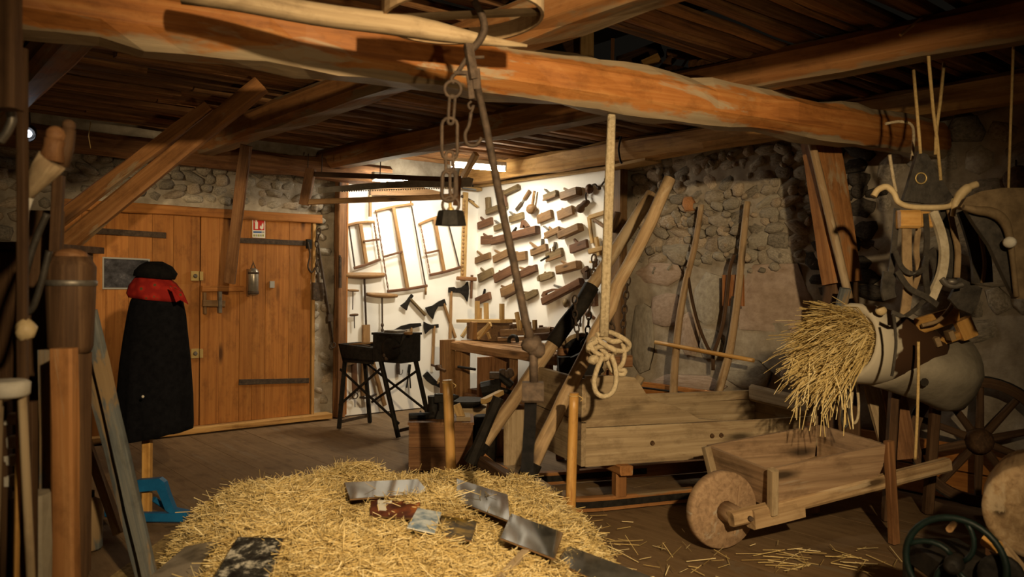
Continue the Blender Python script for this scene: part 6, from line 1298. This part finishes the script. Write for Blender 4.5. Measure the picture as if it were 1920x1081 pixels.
for t_, rx, z0, z1 in ((0.18, 0.10, -0.10, -0.22), (0.30, 0.17, 0.0, -0.235), (0.45, 0.215, 0.05, -0.25), (0.62, 0.23, 0.09, -0.27), (0.8, 0.22, 0.13, -0.31), (0.95, 0.17, 0.16, -0.30), (1.03, 0.06, 0.15, -0.22)):
    c_ = HA_.lerp(HB_, t_); q = []
    for i in range(22):
        a = i * math.tau / 22; s_ = math.sin(a); q.append(c_ + hyv * math.cos(a) * rx * (1 - 0.35 * (s_ < 0) * abs(s_)) + UP * ((z0 + z1) / 2 + s_ * (z0 - z1) / 2 + 0.012 * noise.noise(V((a * 3, t_ * 9, 2)))))
    Rg.append(q)
m = MB(); m.rings(Rg, [p for q in Rg for p in q], True, True); cv_ = m.build('canvas_belly', 'canvas', hi_)
m = MB(); p = PY(1733, 716, 4.43); m.lathe([(0.0, 0.0), (0.022, 0.0), (0.024, 0.004)], p, V((0, -1, 0)), 9); m.build('torn_hole', 'soot', cv_)
m = MB(); m.hew(PY(1640, 684, 4.30), PY(1815, 622, 4.66), 0.04, 0.045, n=4, jit=0.004); m.build('saddle_bar', 'pole', hi_)
m = MB(); m.hew(PY(1718, 612, 4.45), PY(1795, 588, 4.62), 0.03, 0.09, n=3, jit=0.005, ch=0.2); m.build('saddle_board', 'pole', hi_)
m = MB(); m.hew(PY(1803, 598, 4.6), PY(1818, 632, 4.6), 0.09, 0.06, up=V((0, -1, 0)), n=1, ch=0.15); m.build('saddle_block', 'pole', hi_)
m = MB(); m.tube(bez([PY(x, y, 4.4) for x, y in [(1728, 610), (1760, 600), (1785, 572), (1794, 545)]]), 0.012, 7); m.build('saddle_bow', 'tan', hi_)
for x, y in ((1752, 640), (1778, 628)):
    m = MB(); m.hew(PY(x, y - 8, 4.48), PY(x + 6, y + 8, 4.48), 0.03, 0.06, up=V((0, -1, 0))); m.build('lashing', 'tan', hi_)
m = MB(); m.ball(PY(1652, 582, 4.25), 0.032, 0.02, 0.026); m.build('peg', 'horn', hi_)
m = MB(); m.tube(bez([PY(x, y, 4.25) for x, y in [(1722, 640), (1722, 700), (1720, 780), (1716, 860)]]), 0.008, 7); m.build('hanging_cord', 'twine', hi_)
for t_, d in ((0.52, 0.10), (0.9, 0.10)):
    a = HA_.lerp(HB_, t_) + hyv * d - UP * 0.19; m = MB(); m.hew(V((a.x, a.y + d * 0.8, 0)), a, 0.055, 0.055, up=V((0, 1, 0)), n=2); m.build('trestle_leg', 'dark', hi_)
# straw bursting out of the mouth
m = MB(); rs = random.Random(5)
for _ in range(2600):
    a = rs.uniform(0, math.tau); q = math.sqrt(rs.random()) * 0.15
    p = HA_ + hyv * math.cos(a) * q + hz * math.sin(a) * q + hx * 0.05
    d = (-hx + hyv * rs.gauss(0.05, 0.16) + UP * rs.gauss(0.02 + math.sin(a) * q * 1.6, 0.16) + hyv * math.cos(a) * q * 1.5).normalized(); L = rs.uniform(0.18, 0.40) * (1.15 if rs.random() < 0.1 else 0.9)
    dr_ = rs.uniform(0.3, 1.0); P = [p, p + d * L * 0.4 - UP * 0.05 * dr_ * L, p + d * L * 0.75 - UP * 0.30 * dr_ * L, p + d * L * 0.98 - UP * 0.50 * dr_ * L]
    r_ = rs.uniform(0.001, 0.0022); g_ = V((0, 0, min(1, max(0, rs.gauss(0.48, 0.2))))); R3 = []
    for pp in P: R3.append([pp + V((0, r_, r_)), pp + V((r_, -r_, 0)), pp + V((-r_, 0, -r_))])
    m.rings(R3, [g_] * 12, False, False)
for _ in range(60):
    p = HA_ - hx * rs.uniform(0.1, 0.3) + hyv * rs.uniform(-0.15, 0.15) - UP * rs.uniform(0.1, 0.22); L = rs.uniform(0.12, 0.32); q = p + V((rs.gauss(0, 0.05), rs.gauss(0, 0.03), -L)); r_ = 0.0018; g_ = V((0, 0, rs.uniform(0.4, 0.95)))
    m.rings([[pp + V((0, r_, r_)), pp + V((r_, -r_, 0)), pp + V((-r_, 0, -r_))] for pp in (p, p.lerp(q, 0.5) + V((rs.gauss(0, .01), 0, 0)), q)], [g_] * 9, False, False)
m.build('straw_tuft', 'straw', hi_, kind='stuff')
# ropes and tackle hanging under the hide
for i, (x0, y0, y1, mt, lb) in enumerate(((1600, 715, 792, 'rope', 'pale looped cord hanging below the straw, right of two'), (1582, 720, 800, 'leather', 'dark looped strap hanging below the straw, left of two'))):
    m = MB(); m.tube(bez([PY(x0, y0, 4.7), PY(x0 - 4, y0 + 50, 4.7), PY(x0 + 0, y1, 4.7), PY(x0 + 8, y1 - 8, 4.7), PY(x0 + 10, y0 + 40, 4.7), PY(x0 + 6, y0, 4.7)]), 0.008, 7); m.build('hanging_loop', mt, label=lb, cat='loop')

# ---- wagon wheel against the wall
ww = thing('wagon_wheel', 'dark spoked wagon wheel standing against the right wall', 'wheel', PY(1835, 945, 5.0)); wc_ = PY(1836, 826, 5.0); wx = V((-0.40, -0.92, 0.06)).normalized(); _, wy, wz = frame(wx); wR = 0.395
m = MB(); N = 44; R_ = []; G_ = []
for i in range(N):
    a = i * math.tau / N; d = wy * math.cos(a) + wz * math.sin(a); q = []
    for r_, h in ((wR - 0.06, -0.03), (wR - 0.06, 0.03), (wR, 0.032), (wR, -0.032)): q.append(wc_ + d * r_ + wx * h); G_.append(V((a * wR, r_, h)))
    R_.append(q)
m.rings(R_, G_, False, False, True); m.build('rim', 'dark', ww)
m = MB(); N = 44; R_ = []; G_ = []
for i in range(N):
    a = i * math.tau / N; d = wy * math.cos(a) + wz * math.sin(a); q = []
    for r_, h in ((wR + 0.001, -0.03), (wR + 0.001, 0.03), (wR + 0.010, 0.03), (wR + 0.010, -0.03)): q.append(wc_ + d * r_ + wx * h); G_.append(V((a * wR, r_, h)))
    R_.append(q)
m.rings(R_, G_, False, False, True); m.build('tyre', 'iron', ww)
for i in range(10):
    a = i * math.tau / 10 + 0.3; d = wy * math.cos(a) + wz * math.sin(a); m = MB(); m.hew(wc_ + d * 0.06, wc_ + d * (wR - 0.055), 0.05, 0.04, up=wx, taper=0.75, ch=0.25); m.build('spoke', 'dark', ww)
m = MB(); m.lathe([(0.05, -0.10), (0.075, -0.06), (0.085, 0), (0.075, 0.06), (0.055, 0.13), (0.03, 0.135)], wc_, wx, 18); m.build('hub', 'dark', ww)
# ---- barrel, hand wheel machine, collar at the right edge
br = thing('wooden_drum', 'round wooden drum end at the lower right edge', 'drum', V((2.1, 3.25, 0))); o = PY(1942, 962, 3.2); dx_ = V((-0.55, -0.82, 0.05)).normalized()
m = MB(); m.lathe([(0.0, 0), (0.165, 0), (0.185, -0.01), (0.19, -0.03), (0.20, -0.3), (0.19, -0.6), (0.0, -0.6)], o, dx_, 28); m.build('body', 'shaft', br)
for a in (-0.12, -0.48):
    f = o + dx_ * a
    for sgn in (-1, 1):
        m = MB(); q = f + dx_.cross(UP) * 0.14 * sgn; m.hew(V((q.x, q.y, 0)), V((q.x, q.y, o.z - 0.12)), 0.06, 0.06, up=V((0, 1, 0))); m.build('leg', 'brown', br)
m = MB(); m.hew(PY(1845, 1012, 3.0), PY(1874, 1026, 2.95), 0.045, 0.04, n=1, ch=0.3); m.build('cut_peg', 'pole', label='pale cut branch stub jutting below the wooden drum', cat='peg')
m = MB(); m.hew(PY(1872, 1024, 3.0), PY(1960, 1130, 3.0), 0.07, 0.06, n=3, jit=0.006, ch=0.3); m.build('pale_branch', 'shaft', label='pale peeled branch at the lower right corner', cat='branch')
mc = thing('cutter_machine', 'dark green cast iron hand wheel machine at the lower right', 'machine', V((PY(1790, 1050, 3.0).x, 3.0, 0)))
o = PY(1790, 1055, 2.95); gx = V((-0.62, -0.78, 0.0)).normalized(); _, gy, gz = frame(gx)
m = MB(); m.ring(o, 0.165, 0.013, gx, 36, 8); fwv = m.build('flywheel', 'green', mc)
for i in range(4):
    a0 = i * math.tau / 4 + 0.4; P = [o + (gy * math.cos(a0 + k * 0.16) + gz * math.sin(a0 + k * 0.16)) * (0.03 + 0.133 * k / 6) for k in range(7)]
    m = MB(); m.tube(P, 0.010, 7); m.build('spoke', 'green', fwv)
m = MB(); m.lathe([(0.03, -0.04), (0.035, 0), (0.03, 0.05), (0.015, 0.06)], o, gx, 14); m.build('hub', 'iron', mc)
m = MB(); m.tube([o + gz * 0.15 + gx * 0.02, o + gz * 0.15 + gx * 0.11], 0.012, 8); m.build('crank_handle', 'handle', mc)
o2 = o - gx * 0.06 + gy * 0.14 - UP * 0.03
m = MB(); m.lathe([(0.055, -0.015), (0.075, -0.015), (0.078, 0), (0.075, 0.015), (0.055, 0.015)], o2, gx, 22); m.build('gear', 'iron', mc)
m = MB(); m.box(V((o.x + 0.08, o.y + 0.18, 0.33)), (0.22, 0.26, 0.10), None, 0.1); m.build('housing', 'tar', mc)
for dx, dy in ((-0.02, 0.08), (0.18, 0.08), (-0.02, 0.30), (0.18, 0.30)):
    m = MB(); m.hew(V((o.x + dx, o.y + dy, 0)), V((o.x + dx, o.y + dy, 0.29)), 0.035, 0.035, up=V((0, 1, 0))); m.build('leg', 'iron', mc)
co = thing('horse_collar', 'worn tan horse collar curving in at the right edge', 'collar', PY(1880, 560, 3.7)); k7 = lambda x, y, d=0: PY(x, y, 3.7 + d)
m = MB(); m.tube(bez([k7(x, y) for x, y in [(1806, 388), (1830, 394), (1858, 398), (1880, 412), (1892, 440), (1900, 500), (1906, 556)]], 5), [0.012 + 0.012 * math.sin(math.pi * min(1, i / 24)) for i in range(31)], 10); m.build('roll', 'collar', co)
m = MB(); m.poly([k7(x, y, 0.01) for x, y in [(1800, 388), (1812, 370), (1840, 358), (1880, 352), (1930, 352), (1955, 390), (1950, 480), (1930, 560), (1906, 560), (1898, 500), (1890, 440), (1872, 410), (1845, 398)]], V((0.03, 0.09, 0))); m.build('body', 'collar', co)
m = MB(); m.poly([k7(x, y, 0.03) for x, y in [(1812, 394), (1850, 400), (1880, 425), (1896, 480), (1904, 560), (1884, 520), (1856, 460), (1828, 420)]], V((0, 0.03, 0))); m.build('lining', 'leather', co)
m = MB(); m.ball(k7(1893, 454, -0.04), 0.028, 0.03, 0.026); m.build('stud', 'whitestone', co)
m = MB(); m.tube([k7(1890, 375, 0.1), k7(1900, 90, 0.1), k7(1905, 60, 0.1)], 0.006, 6); m.build('cord', 'twine', co)
m = MB(); m.lathe([(0.0, 0.0), (0.075, 0.0), (0.085, 0.02), (0.085, 0.04)], PR(1906, 335, 0.06), RU, 20); m.build('round_plate', 'dark', label='round dark disc hanging on the stone wall at the right edge', cat='disc')
m = MB(); m.hew(PR(1905, 300, 0.03), PR(1905, 322, 0.05), 0.012, 0.012); m.build('wall_peg', 'rust', label='rusty nail above the round dark disc', cat='nail')
